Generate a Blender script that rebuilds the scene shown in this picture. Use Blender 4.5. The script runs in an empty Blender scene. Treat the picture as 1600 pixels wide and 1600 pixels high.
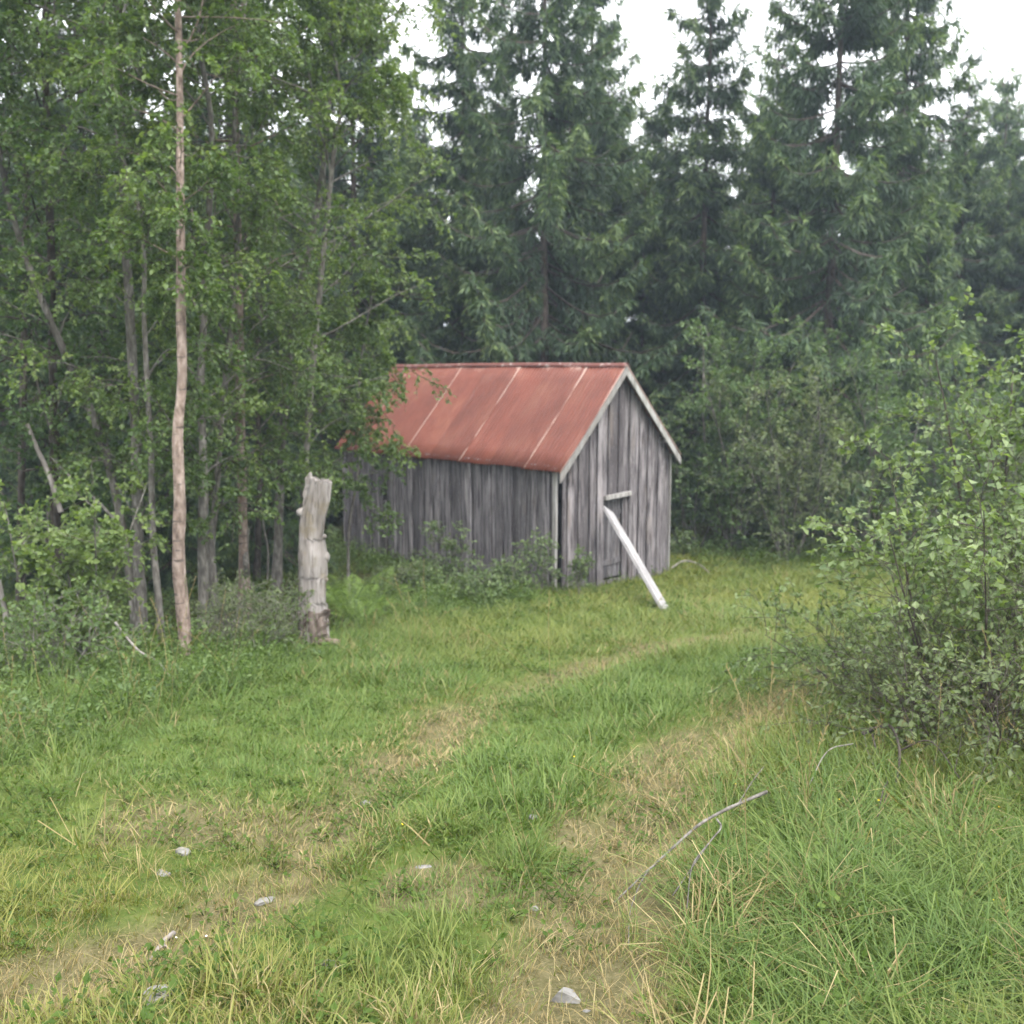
import bpy, bmesh, math, random
import numpy as np
from mathutils import Vector, Matrix

random.seed(7)
RNG = np.random.default_rng(7)
scene = bpy.context.scene
COL = scene.collection
R = math.radians

# ------------------------------------------------------------------ camera
EYE = 1.6
FPX = 1604.0
PITCH = math.atan(220 / FPX)
cam_d = bpy.data.cameras.new('camera')
cam = bpy.data.objects.new('camera', cam_d)
COL.objects.link(cam)
cam.location = (0, 0, EYE)
cam.rotation_euler = (math.pi / 2 - PITCH, 0, 0)
cam_d.sensor_width = 36
cam_d.lens = 36 * FPX / 1600
cam_d.clip_start = 0.05
cam_d.clip_end = 2000
cam_d.dof.use_dof = True
cam_d.dof.focus_distance = 3.6
cam_d.dof.aperture_fstop = 3.4
scene.camera = cam

# ------------------------------------------------------------------ world, sun, exposure
SUN_EL, SUN_AZ = R(58), R(150)          # azimuth measured from +Y towards +X
w = bpy.data.worlds.new('World'); scene.world = w; w.use_nodes = True
nt = w.node_tree; nt.nodes.clear()
sky = nt.nodes.new('ShaderNodeTexSky'); sky.sky_type = 'NISHITA'; sky.sun_disc = False
sky.sun_elevation = SUN_EL; sky.sun_rotation = SUN_AZ
sky.air_density = 1.0; sky.dust_density = 4.0; sky.ozone_density = 1.0
hs = nt.nodes.new('ShaderNodeMixRGB'); hs.blend_type = 'MIX'     # a closed white cloud deck over the blue
hs.inputs[0].default_value = 0.88; hs.inputs[2].default_value = (7.7, 7.75, 7.9, 1)
bg = nt.nodes.new('ShaderNodeBackground'); bg.inputs[1].default_value = 0.13
wo = nt.nodes.new('ShaderNodeOutputWorld')
nt.links.new(sky.outputs[0], hs.inputs[1]); nt.links.new(hs.outputs[0], bg.inputs[0]); nt.links.new(bg.outputs[0], wo.inputs[0])

sd = bpy.data.lights.new('sun', 'SUN'); so = bpy.data.objects.new('sun', sd); COL.objects.link(so)
sd.energy = 1.3; sd.angle = R(28); sd.color = (1.0, 0.97, 0.92)
sv = Vector((math.sin(SUN_AZ) * math.cos(SUN_EL), math.cos(SUN_AZ) * math.cos(SUN_EL), math.sin(SUN_EL)))
so.rotation_euler = sv.to_track_quat('Z', 'Y').to_euler()
so.location = (0, 0, 30)
vs = scene.view_settings
vs.view_transform = 'Standard'; vs.look = 'None'; vs.gamma = 1; vs.use_curve_mapping = False
vs.exposure = 2.05
scene.cycles.max_bounces = 8; scene.cycles.diffuse_bounces = 5; scene.cycles.glossy_bounces = 2
scene.cycles.transmission_bounces = 6; scene.cycles.transparent_max_bounces = 4
scene.cycles.volume_bounces = 0
scene.cycles.use_adaptive_sampling = True; scene.cycles.adaptive_threshold = 0.02
scene.cycles.use_denoising = True

# ------------------------------------------------------------------ small maths
_T = np.random.default_rng(99).random((256, 256))
def vn(x, y, s=1.0, seed=0):
    x = np.asarray(x, float) / s + seed * 37.31; y = np.asarray(y, float) / s + seed * 17.77
    xi = np.floor(x).astype(int); yi = np.floor(y).astype(int)
    fx = x - xi; fy = y - yi
    fx = fx * fx * (3 - 2 * fx); fy = fy * fy * (3 - 2 * fy)
    g = lambda a, b: _T[a % 256, b % 256]
    return (g(xi, yi) * (1 - fx) + g(xi + 1, yi) * fx) * (1 - fy) + (g(xi, yi + 1) * (1 - fx) + g(xi + 1, yi + 1) * fx) * fy
def sstep(a, b, x):
    t = np.clip((np.asarray(x, float) - a) / (b - a), 0, 1); return t * t * (3 - 2 * t)

def ray(px, py):
    u = (px - 800) / FPX; v = (800 - py) / FPX
    c, s = math.cos(PITCH), math.sin(PITCH)
    return np.array([u, c + v * s, -s + v * c])
def at(px, py, Y):
    r = ray(px, py); return np.array([0, 0, EYE]) + r * (Y / r[1])

def g0(x, y):                              # the large lie of the land
    y = np.asarray(y, float); x = np.asarray(x, float)
    k = 5.0
    lin = -0.1165 * y
    z = -1.80
    m = np.logaddexp((lin) * k * 4, z * k * 4 * np.ones_like(lin)) / (k * 4)
    back = sstep(40, 300, np.hypot(x, y)) * 6
    return m + back
def onground0(px, py):
    r = ray(px, py); t = 1.0
    for i in range(4000):
        p = np.array([0, 0, EYE]) + r * t
        if p[2] <= float(g0(p[0], p[1])): return p
        t += 0.01
    return p
def poly(pxs): return np.array([onground0(*p)[:2] for p in pxs])
RUT_R = poly([(860, 1640), (910, 1480), (955, 1360), (1020, 1240), (1110, 1155), (1210, 1090), (1300, 1050)])
RUT_L = poly([(-150, 1590), (150, 1490), (400, 1370), (530, 1285), (600, 1215), (740, 1085), (950, 1030), (1200, 985)])
RIDGE = poly([(640, 1560), (760, 1370), (860, 1240), (960, 1150), (1080, 1080), (1230, 1030)])
VERGE_R = poly([(1020, 1650), (1000, 1480), (1060, 1330), (1150, 1230), (1240, 1150), (1290, 1090), (1330, 1040)])
VERGE_L = poly([(-150, 1260), (0, 1215), (200, 1150), (380, 1090), (500, 1035), (640, 975), (860, 955), (900, 935)])
def dpoly(x, y, P):
    x = np.asarray(x, float); y = np.asarray(y, float)
    best = np.full(x.shape, 1e9); side = np.zeros(x.shape)
    for a, b in zip(P[:-1], P[1:]):
        d = b - a; L2 = d @ d
        t = np.clip(((x - a[0]) * d[0] + (y - a[1]) * d[1]) / L2, 0, 1)
        ex = x - a[0] - t * d[0]; ey = y - a[1] - t * d[1]
        q = np.hypot(ex, ey); s = d[0] * ey - d[1] * ex
        up = q < best
        best = np.where(up, q, best); side = np.where(up, np.sign(s), side)
    return best, side
def gz(x, y):
    x = np.asarray(x, float); y = np.asarray(y, float)
    z = g0(x, y)
    near = 1 - sstep(25, 45, np.hypot(x, y))
    z = z + near * ((vn(x, y, 1.6, 1) - .5) * .10 + (vn(x, y, .55, 2) - .5) * .05 + (vn(x, y, .2, 3) - .5) * .018)
    for P in (RUT_R, RUT_L):
        d, _ = dpoly(x, y, P)
        z = z - 0.075 * np.exp(-(d / .22) ** 2)
    return z
def gz1(x, y): return float(gz(np.array([x]), np.array([y]))[0])
def og(px, py, dz=0.0):
    p = onground0(px, py); return Vector((p[0], p[1], gz1(p[0], p[1]) + dz))

# ------------------------------------------------------------------ materials
def ramp(nd, stops):
    el = nd.color_ramp.elements
    while len(el) > 1: el.remove(el[-1])
    el[0].position = stops[0][0]; el[0].color = (*stops[0][1], 1)
    for p, c in stops[1:]:
        e = el.new(p); e.color = (*c, 1)
class Mat:
    def __init__(s, name):
        s.m = bpy.data.materials.new(name); s.m.use_nodes = True
        s.t = s.m.node_tree; s.t.nodes.clear()
        s.out = s.t.nodes.new('ShaderNodeOutputMaterial')
    def n(s, typ, **kw):
        nd = s.t.nodes.new(typ)
        for k, v in kw.items():
            if k.startswith('i_'):
                nd.inputs[k[2:].replace('_', ' ')].default_value = v
            else: setattr(nd, k, v)
        return nd
    def l(s, a, b): s.t.links.new(a, b)
    def attr(s, name, inst=False):
        return s.n('ShaderNodeAttribute', attribute_name=name, attribute_type='INSTANCER' if inst else 'GEOMETRY')
    def mix(s, f, a, b, mode='MIX'):
        nd = s.n('ShaderNodeMixRGB', blend_type=mode)
        for i, v in enumerate((f, a, b)):
            if hasattr(v, 'links') or hasattr(v, 'is_linked'): s.l(v, nd.inputs[i])
            elif isinstance(v, (int, float)): nd.inputs[i].default_value = v
            else: nd.inputs[i].default_value = (*v, 1)
        return nd.outputs[0]
    def ramp(s, fac, stops):
        nd = s.n('ShaderNodeValToRGB'); ramp(nd, stops); s.l(fac, nd.inputs[0]); return nd.outputs[0]
    def noise(s, scale, detail=4, vec=None, rough=.55, stretch=None, coord='Object'):
        nd = s.n('ShaderNodeTexNoise'); nd.inputs['Scale'].default_value = scale
        nd.inputs['Detail'].default_value = detail; nd.inputs['Roughness'].default_value = rough
        if vec is None:
            tc = s.n('ShaderNodeTexCoord'); vec = tc.outputs[coord]
        if stretch:
            mp = s.n('ShaderNodeMapping'); mp.inputs['Scale'].default_value = stretch; s.l(vec, mp.inputs[0]); vec = mp.outputs[0]
        s.l(vec, nd.inputs['Vector']); return nd.outputs['Fac']
    def principled(s, col, rough=.7, spec=.3, bump=None, bump_s=.3, bump_d=.01, trans=None, trans_f=.35, metal=0):
        p = s.n('ShaderNodeBsdfPrincipled')
        p.inputs['Roughness'].default_value = rough if not hasattr(rough, 'links') else .5
        if hasattr(rough, 'links'): s.l(rough, p.inputs['Roughness'])
        p.inputs['Specular IOR Level'].default_value = spec; p.inputs['Metallic'].default_value = metal
        if hasattr(col, 'links'): s.l(col, p.inputs['Base Color'])
        else: p.inputs['Base Color'].default_value = (*col, 1)
        if bump is not None:
            b = s.n('ShaderNodeBump'); b.inputs['Strength'].default_value = bump_s; b.inputs['Distance'].default_value = bump_d
            s.l(bump, b.inputs['Height']); s.l(b.outputs[0], p.inputs['Normal'])
        sh = p.outputs[0]
        if trans is not None:
            tr = s.n('ShaderNodeBsdfTranslucent')
            if hasattr(trans, 'links'): s.l(trans, tr.inputs[0])
            else: tr.inputs[0].default_value = (*trans, 1)
            mx = s.n('ShaderNodeMixShader'); mx.inputs[0].default_value = trans_f
            s.l(sh, mx.inputs[1]); s.l(tr.outputs[0], mx.inputs[2]); sh = mx.outputs[0]
        s.l(sh, s.out.inputs[0]); return s.m

def leaf_mat(name, dark, mid, light, trans_f=.35, spec=.35, rough=.45):
    M = Mat(name); a = M.attr('tint')
    c = M.ramp(a.outputs['Fac'], [(0, dark), (.5, mid), (1, light)])
    t = M.mix(1, c, (1.25, 1.35, .55), 'MULTIPLY')
    return M.principled(c, rough, spec, trans=t, trans_f=trans_f)
def bark_mat(name, a, b, c, scale=14, stretch=(1, 1, .35), spots=None, bump=.5):
    M = Mat(name); n1 = M.noise(scale, 6, stretch=stretch); n2 = M.noise(3.2, 3)
    col = M.ramp(n1, [(.3, a), (.5, b), (.72, c)])
    col = M.mix(M.ramp(n2, [(.45, (0, 0, 0)), (.65, (.55, .55, .55))]), col, tuple(x * .55 for x in b))
    if spots:
        n3 = M.noise(9, 3, stretch=(.5, .5, 3.0)); col = M.mix(M.ramp(n3, [(.60, (0, 0, 0)), (.66, (1, 1, 1))]), col, spots)
    return M.principled(col, .85, .15, bump=n1, bump_s=bump, bump_d=.02)

MAT = {}
MAT['leaf_birch'] = leaf_mat('leaf_birch', (.052, .088, .030), (.094, .146, .048), (.180, .238, .078), .45)
MAT['leaf_alder'] = leaf_mat('leaf_alder', (.040, .078, .030), (.070, .122, .044), (.130, .190, .072), .42)
MAT['leaf_willow'] = leaf_mat('leaf_willow', (.056, .080, .034), (.100, .134, .056), (.185, .222, .105), .42)
MAT['leaf_bush'] = leaf_mat('leaf_bush', (.050, .082, .030), (.095, .142, .054), (.21, .265, .12), .42)
MAT['leaf_fern'] = leaf_mat('leaf_fern', (.060, .105, .020), (.105, .165, .032), (.17, .24, .06))
MAT['needle'] = leaf_mat('needle', (.026, .048, .028), (.060, .100, .050), (.160, .215, .082), trans_f=.30, spec=.3, rough=.55)
MAT['bark_birch'] = bark_mat('bark_birch', (.070, .050, .040), (.200, .152, .126), (.33, .27, .235), 22, (1, 1, .45), spots=(.085, .068, .058), bump=.9)
MAT['bark_grey'] = bark_mat('bark_grey', (.045, .041, .035), (.118, .108, .095), (.25, .235, .212), 24)
MAT['bark_stump'] = bark_mat('bark_stump', (.03, .022, .018), (.085, .066, .055), (.20, .165, .145), 16)
MAT['bark_dark'] = bark_mat('bark_dark', (.022, .018, .015), (.060, .050, .042), (.115, .10, .085), 20)
MAT['bark_spruce'] = bark_mat('bark_spruce', (.028, .022, .019), (.075, .060, .052), (.13, .11, .098), 22)
MAT['twig_dead'] = bark_mat('twig_dead', (.10, .088, .078), (.20, .18, .165), (.31, .285, .265), 20, bump=.2)
MAT['stone'] = None

def m_stone():
    M = Mat('stone'); n = M.noise(16, 6); n2 = M.noise(60, 3)
    c = M.ramp(n, [(.3, (.10, .095, .085)), (.55, (.19, .185, .175)), (.75, (.27, .265, .255))])
    c = M.mix(M.ramp(n2, [(.55, (0, 0, 0)), (.7, (.4, .4, .4))]), c, (.12, .11, .10))
    return M.principled(c, .85, .2, bump=n2, bump_s=.4, bump_d=.01)
MAT['stone'] = m_stone()

def m_plank(name, base, dark, streak=.5, brown=(.16, .125, .10)):
    M = Mat(name); tc = M.n('ShaderNodeTexCoord'); oi = M.n('ShaderNodeObjectInfo')
    off = M.n('ShaderNodeVectorMath', operation='SCALE'); off.inputs[0].default_value = (13.1, 7.7, 29.3)
    M.l(oi.outputs['Random'], off.inputs['Scale'])
    ad = M.n('ShaderNodeVectorMath', operation='ADD'); M.l(tc.outputs['Object'], ad.inputs[0]); M.l(off.outputs[0], ad.inputs[1])
    v = ad.outputs[0]
    grain = M.noise(28, 7, v, .65, (1, 1, .06)); blot = M.noise(2.3, 4, v, .6, (1.5, 1.5, .5)); fine = M.noise(75, 3, v, .6, (1, 1, .12))
    rnd = M.ramp(oi.outputs['Random'], [(0, tuple(x * .5 for x in base)), (.3, base), (.6, tuple(x * 1.38 for x in base)), (.8, tuple(x * .7 for x in base)), (1, tuple(x * 1.15 for x in base))])
    c = M.mix(M.ramp(grain, [(.40, (1, 1, 1)), (.58, (0, 0, 0))]), rnd, dark)
    c = M.mix(M.ramp(blot, [(.40, (0, 0, 0)), (.68, (streak, streak, streak))]), c, tuple(x * 1.6 for x in dark))
    c = M.mix(M.ramp(blot, [(.25, (.45, .45, .45)), (.42, (0, 0, 0))]), c, brown)
    c = M.mix(M.ramp(fine, [(.62, (0, 0, 0)), (.72, (.55, .55, .55))]), c, tuple(min(1, x * 1.7) for x in base))
    return M.principled(c, .9, .12, bump=grain, bump_s=.5, bump_d=.006)
MAT['plank'] = m_plank('plank_grey', (.205, .188, .192), (.036, .031, .033), .66)
MAT['plank_side'] = m_plank('plank_sidewall', (.250, .232, .240), (.048, .042, .046), .55)  # side and rear wall boards, a paler grey than the gable
MAT['plank_door'] = m_plank('plank_door', (.125, .118, .122), (.028, .025, .027), .7)
MAT['plank_light'] = m_plank('plank_silver', (.34, .33, .32), (.14, .13, .12), .4)
MAT['plank_fresh'] = m_plank('plank_pale', (.31, .30, .302), (.17, .16, .16), .3, (.38, .34, .31))
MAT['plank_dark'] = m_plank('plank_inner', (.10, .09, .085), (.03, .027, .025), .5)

def m_roof():
    M = Mat('red_corrugated'); tc = M.n('ShaderNodeTexCoord'); oi = M.n('ShaderNodeObjectInfo')
    off = M.n('ShaderNodeVectorMath', operation='SCALE'); off.inputs[0].default_value = (5.1, 9.7, 3.3); M.l(oi.outputs['Random'], off.inputs['Scale'])
    ad = M.n('ShaderNodeVectorMath', operation='ADD'); M.l(tc.outputs['Object'], ad.inputs[0]); M.l(off.outputs[0], ad.inputs[1]); v = ad.outputs[0]
    n1 = M.noise(1.6, 5, v, .6); n2 = M.noise(14, 5, v, .7, (.25, 1.6, .25)); n3 = M.noise(40, 3, v)
    base = M.ramp(n1, [(.28, (.090, .026, .017)), (.5, (.138, .040, .026)), (.72, (.175, .066, .042))])
    base = M.mix(M.ramp(n2, [(.44, (0, 0, 0)), (.62, (.5, .5, .5))]), base, (.095, .032, .022))
    base = M.mix(M.ramp(M.noise(9, 6, v, .75, (.12, 2.2, .12)), [(.54, (0, 0, 0)), (.72, (.55, .55, .55))]), base, (.215, .100, .072))
    base = M.mix(M.ramp(n3, [(.6, (0, 0, 0)), (.8, (.3, .3, .3))]), base, (.28, .16, .13))
    pr = M.ramp(oi.outputs['Random'], [(0, (.86, .88, .9)), (.5, (1, 1, 1)), (1, (1.14, 1.08, 1.05))]); base = M.mix(1, base, pr, 'MULTIPLY')
    wear = M.attr('wear')                                   # flaked paint along the laps and the ridge
    sc = M.n('ShaderNodeMath', operation='MULTIPLY_ADD'); M.l(n2, sc.inputs[0]); sc.inputs[1].default_value = .9; M.l(wear.outputs['Fac'], sc.inputs[2])
    base = M.mix(M.ramp(sc.outputs[0], [(.80, (0, 0, 0)), (1.0, (.9, .9, .9))]), base, (.36, .26, .22))
    return M.principled(base, .62, .3, bump=n3, bump_s=.08, bump_d=.004)
MAT['roof'] = m_roof()
def m_zinc():
    M = Mat('bare_zinc'); n = M.noise(9, 4); c = M.ramp(n, [(.50, (.130, .045, .036)), (.62, (.20, .115, .10)), (.74, (.46, .44, .43))])
    return M.principled(c, .6, .4)
MAT['zinc'] = m_zinc()

def m_ground():
    M = Mat('meadow_soil'); tc = M.n('ShaderNodeTexCoord'); v = tc.outputs['Object']
    n1 = M.noise(.9, 5, v); n2 = M.noise(7, 8, v, .75); n3 = M.noise(70, 5, v, .75)
    a = M.attr('bare'); f = M.attr('wood')
    grass = M.ramp(n2, [(.3, (.034, .056, .012)), (.5, (.068, .100, .022)), (.7, (.115, .135, .036))])
    grass = M.mix(M.ramp(n3, [(.5, (0, 0, 0)), (.7, (.7, .7, .7))]), grass, (.13, .12, .05))
    soil = M.ramp(n2, [(.3, (.048, .044, .020)), (.5, (.092, .086, .038)), (.72, (.165, .145, .078))])
    soil = M.mix(M.ramp(n3, [(.45, (0, 0, 0)), (.7, (.7, .7, .7))]), soil, (.20, .165, .095))
    sm = M.n('ShaderNodeMath', operation='MULTIPLY_ADD'); M.l(n1, sm.inputs[0]); sm.inputs[1].default_value = .35; M.l(a.outputs['Fac'], sm.inputs[2])
    c = M.mix(M.ramp(sm.outputs[0], [(.30, (0, 0, 0)), (.55, (1, 1, 1))]), grass, soil)
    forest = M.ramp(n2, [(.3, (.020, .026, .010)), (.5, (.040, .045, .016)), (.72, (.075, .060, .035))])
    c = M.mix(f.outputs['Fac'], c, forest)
    return M.principled(c, .95, .05, bump=n3, bump_s=.7, bump_d=.02)
MAT['ground'] = m_ground()

def m_grass():
    M = Mat('grass_blades'); b = M.attr('tint'); d = M.attr('dry'); h = M.attr('hue')
    g1 = M.ramp(b.outputs['Fac'], [(0, (.050, .094, .018)), (.5, (.084, .136, .028)), (1, (.130, .174, .044))])
    g2 = M.ramp(b.outputs['Fac'], [(0, (.108, .130, .026)), (.5, (.158, .170, .036)), (1, (.212, .200, .056))])
    g = M.mix(h.outputs['Fac'], g1, g2)
    br = M.attr('pick')
    st = M.ramp(b.outputs['Fac'], [(0, (.15, .112, .048)), (.5, (.245, .192, .088)), (1, (.35, .285, .150))])
    cmp_ = M.n('ShaderNodeMath', operation='SUBTRACT'); M.l(d.outputs['Fac'], cmp_.inputs[0]); M.l(br.outputs['Fac'], cmp_.inputs[1])
    f = M.ramp(cmp_.outputs[0], [(0, (0, 0, 0)), (.08, (1, 1, 1))])
    c = M.mix(f, g, st)
    tr = M.mix(1, c, (1.15, 1.25, .6), 'MULTIPLY')
    return M.principled(c, .55, .25, trans=tr, trans_f=.3)
MAT['grass'] = m_grass()
MAT['weed'] = leaf_mat('weed', (.036, .066, .012), (.060, .102, .018), (.112, .158, .034), .35, .15, .6)
def flat(name, c, rough=.7, spec=.2):
    return Mat(name).principled(c, rough, spec)
MAT['petal'] = flat('yellow_petal', (.75, .55, .02))
MAT['petal_white'] = flat('white_clover', (.55, .50, .45))

# ------------------------------------------------------------------ mesh helpers
def mesh_np(name, V, F, mats, attrs=None, smooth=False, mat_idx=None):
    V = np.asarray(V, np.float32); F = np.asarray(F, np.int32)
    me = bpy.data.meshes.new(name)
    nv, nf, k = len(V), len(F), F.shape[1]
    me.vertices.add(nv); me.vertices.foreach_set('co', V.ravel())
    me.loops.add(nf * k); me.loops.foreach_set('vertex_index', F.ravel())
    me.polygons.add(nf); me.polygons.foreach_set('loop_start', np.arange(nf, dtype=np.int32) * k)
    try: me.polygons.foreach_set('loop_total', np.full(nf, k, np.int32))
    except Exception: pass
    me.polygons.foreach_set('use_smooth', np.full(nf, smooth))
    for m in (mats if isinstance(mats, (list, tuple)) else [mats]): me.materials.append(m)
    if mat_idx is not None: me.polygons.foreach_set('material_index', np.asarray(mat_idx, np.int32))
    for an, av in (attrs or {}).items():
        a = me.attributes.new(an, 'FLOAT', 'POINT'); a.data.foreach_set('value', np.asarray(av, np.float32))
    me.update(calc_edges=True); me.validate()
    return me
def link(name, data, parent=None, loc=None, rot=None):
    o = bpy.data.objects.new(name, data); COL.objects.link(o)
    if parent is not None: o.parent = parent
    if loc is not None: o.location = loc
    if rot is not None: o.rotation_euler = rot
    return o
def tag(o, label=None, cat=None, group=None, kind=None):
    if label: o['label'] = label
    if cat: o['category'] = cat
    if group: o['group'] = group
    if kind: o['kind'] = kind
    return o
def thing(name, loc, label, cat, group=None, rz=0):
    o = link(name, None, None, loc, (0, 0, rz)); o.empty_display_size = .2
    return tag(o, label, cat, group)
def nrm(a): return a / (np.linalg.norm(a, axis=-1, keepdims=True) + 1e-9)

def tubes(P, Rd, sides=5):
    """P (n,k,3), Rd (n,k) -> verts, quad faces (closed only by taper)"""
    n, k, _ = P.shape
    T = np.gradient(P, axis=1); T = nrm(T)
    ref = np.tile(np.array([0.31, 0.17, 0.94]), (n, 1, 1)); ref = np.where(np.abs((T * ref).sum(-1, keepdims=True)) > .95, np.array([1., 0, 0]), ref)
    A = nrm(np.cross(T, ref)); B = np.cross(T, A)
    th = np.arange(sides) * 2 * np.pi / sides
    V = P[:, :, None, :] + Rd[:, :, None, None] * (np.cos(th)[None, None, :, None] * A[:, :, None, :] + np.sin(th)[None, None, :, None] * B[:, :, None, :])
    idx = np.arange(n * k * sides).reshape(n, k, sides)
    a = idx[:, :-1, :]; b = idx[:, 1:, :]
    F = np.stack([a, np.roll(a, -1, 2), np.roll(b, -1, 2), b], -1).reshape(-1, 4)
    return V.reshape(-1, 3), F
def join(parts):
    Vs, Fs, o = [], [], 0
    for V, F in parts:
        Vs.append(V); Fs.append(F + o); o += len(V)
    return np.concatenate(Vs), np.concatenate(Fs)
def spline(pts, n):
    pts = np.asarray(pts, float); m = len(pts)
    ext = np.vstack([2 * pts[0] - pts[1], pts, 2 * pts[-1] - pts[-2]])
    out = []
    for t in np.linspace(0, m - 1 - 1e-6, n):
        i = int(t); f = t - i
        p0, p1, p2, p3 = ext[i:i + 4]
        out.append(.5 * ((2 * p1) + (-p0 + p2) * f + (2 * p0 - 5 * p1 + 4 * p2 - p3) * f * f + (-p0 + 3 * p1 - 3 * p2 + p3) * f ** 3))
    return np.array(out)
def limb(pts, rad, n=24, sides=12, rough=.06, seed=0, cap=True):
    """one bark-covered limb with an uneven round section"""
    rg = np.random.default_rng(seed)
    P = spline(pts, n); Rr = np.interp(np.linspace(0, 1, n), np.linspace(0, 1, len(rad)), rad)
    V, F = tubes(P[None], Rr[None], sides)
    V = V.reshape(n, sides, 3); c = P[:, None, :]
    ns = rg.normal(size=(n, sides)); ns = (ns + np.roll(ns, 1, 1) + np.roll(ns, 1, 0)) / 1.7
    V = c + (V - c) * (1 + rough * ns)[:, :, None]
    V = V.reshape(-1, 3)
    if cap:
        V = np.vstack([V, P[-1:]]); c = len(V) - 1; base = (n - 1) * sides
        F = np.vstack([F, [[base + i, base + (i + 1) % sides, c, c] for i in range(sides)]])
    return V, F
def mesh_quads_fix(name, V, F, mat, smooth=True, attrs=None):
    """faces may repeat their last index (triangles)"""
    me = bpy.data.meshes.new(name)
    me.from_pydata([tuple(v) for v in V], [], [tuple(dict.fromkeys(int(i) for i in f)) for f in F])
    for m in (mat if isinstance(mat, (list, tuple)) else [mat]): me.materials.append(m)
    for p in me.polygons: p.use_smooth = smooth
    me.update(); return me

def grow(S, D, L, k, bend=0.0, wob=.08, rg=RNG, droop=0.0):
    n = len(S); s = np.linspace(0, 1, k)[None, :, None]
    side = nrm(rg.normal(size=(n, 3)))
    P = S[:, None] + D[:, None] * L[:, None, None] * s
    P = P + np.array([0, 0, 1.]) * (L[:, None, None] * (bend * s ** 2 - droop * s ** 3))
    P = P + side[:, None] * (L[:, None, None] * wob * np.sin(s * np.pi * 1.3))
    return P
def sprout(P, L, m, smin, smax, ang, ratio, rg=RNG, flat=0.0, jit=.25, up=0.0):
    """m children on every branch of P; returns start, direction, length, parent parameter"""
    n, k, _ = P.shape
    s = smin + (smax - smin) * (np.arange(m)[None] + rg.random((n, m))) / m
    f = s * (k - 1); i = np.clip(f.astype(int), 0, k - 2); f = f - i
    r = np.arange(n)[:, None]
    S = P[r, i] * (1 - f)[..., None] + P[r, i + 1] * f[..., None]
    T = nrm(P[r, i + 1] - P[r, i])
    rnd = rg.normal(size=(n, m, 3)); rnd[..., 2] *= (1 - flat)
    q = nrm(rnd - (rnd * T).sum(-1, keepdims=True) * T)
    a = ang * (1 + jit * rg.normal(size=(n, m, 1)))
    D = nrm(T * np.cos(a) + q * np.sin(a) + np.array([0, 0, up]))
    Lc = L[:, None] * ratio * (1 - .55 * s) * rg.uniform(.6, 1.25, (n, m))
    return S.reshape(-1, 3), D.reshape(-1, 3), Lc.ravel(), s.ravel()
def leaves(S, D, N, L, W, fold=.18):
    """kite leaves: 4 verts, 2 tris"""
    B = nrm(np.cross(N, D)); N = np.cross(D, B)
    mid = S + D * (L * .45)[:, None]
    l = mid + B * (W * .5)[:, None] + N * (W * fold)[:, None]
    r = mid - B * (W * .5)[:, None] + N * (W * fold)[:, None]
    tip = S + D * L[:, None]
    V = np.stack([S, r, tip, l], 1).reshape(-1, 3)
    b = np.arange(len(S))[:, None] * 4
    F = np.stack([b + [0, 1, 2], b + [0, 2, 3]], 1).reshape(-1, 3)
    return V, F
def foliage_on(P, m, size, wr, rg, spread=.9, hang=.25, smin=.1, tint=None):
    """leaves along the twigs P"""
    n, k, _ = P.shape
    s = smin + (1 - smin) * rg.random((n, m)) ** .8
    f = s * (k - 1); i = np.clip(f.astype(int), 0, k - 2); f = f - i; r = np.arange(n)[:, None]
    S = (P[r, i] * (1 - f)[..., None] + P[r, i + 1] * f[..., None]).reshape(-1, 3)
    T = nrm(P[r, i + 1] - P[r, i]).reshape(-1, 3)
    q = rg.normal(size=S.shape)
    D = nrm(T * .6 + nrm(q) * spread + np.array([0, 0, -hang]))
    N = nrm(np.array([0, 0, 1.]) + rg.normal(size=S.shape) * .45)
    L = size * rg.uniform(.50, 1.32, len(S)); W = L * wr * rg.uniform(.8, 1.15, len(S))
    V, F = leaves(S, D, N, L, W)
    per = rg.normal(.45, .13, (n, 1)) + rg.normal(0, .12, (n, m))
    t = np.clip(per, 0, 1).ravel() if tint is None else np.clip(tint + per - .45, 0, 1).ravel()
    return V, F, np.repeat(t, 4)

# ------------------------------------------------------------------ the ground
def axis(lo, hi, fine0, fine1, step, grow_=1.22):
    a = list(np.arange(fine0, fine1 + 1e-6, step)); s = step
    x = a[-1]
    while x < hi: s *= grow_; x += s; a.append(x)
    x = a[0]; s = step; pre = []
    while x > lo: s *= grow_; x -= s; pre.append(x)
    return np.array(pre[::-1] + a)
gx = axis(-400, 400, -8, 8, .14); gy = axis(-400, 400, 1.5, 20, .14)
GX, GY = np.meshgrid(gx, gy)
def bare_at(x, y):
    dR, _ = dpoly(x, y, RUT_R); dL, _ = dpoly(x, y, RUT_L)
    b = np.maximum(.72 * np.exp(-(dR / .30) ** 2) * (1 - .5 * sstep(5.5, 8, y)), .66 * np.exp(-(dL / .27) ** 2) * (1 - .35 * sstep(5.5, 8.5, y)))
    patch = sstep(.62, .78, vn(x, y, .7, 11)) * (1 - sstep(4.2, 5.5, y)) * (1 - sstep(.2, .8, x)) * .62
    return np.clip(np.maximum(b * (.42 + 1.4 * vn(x, y, .42, 5) ** 1.5), patch), 0, 1)
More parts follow.
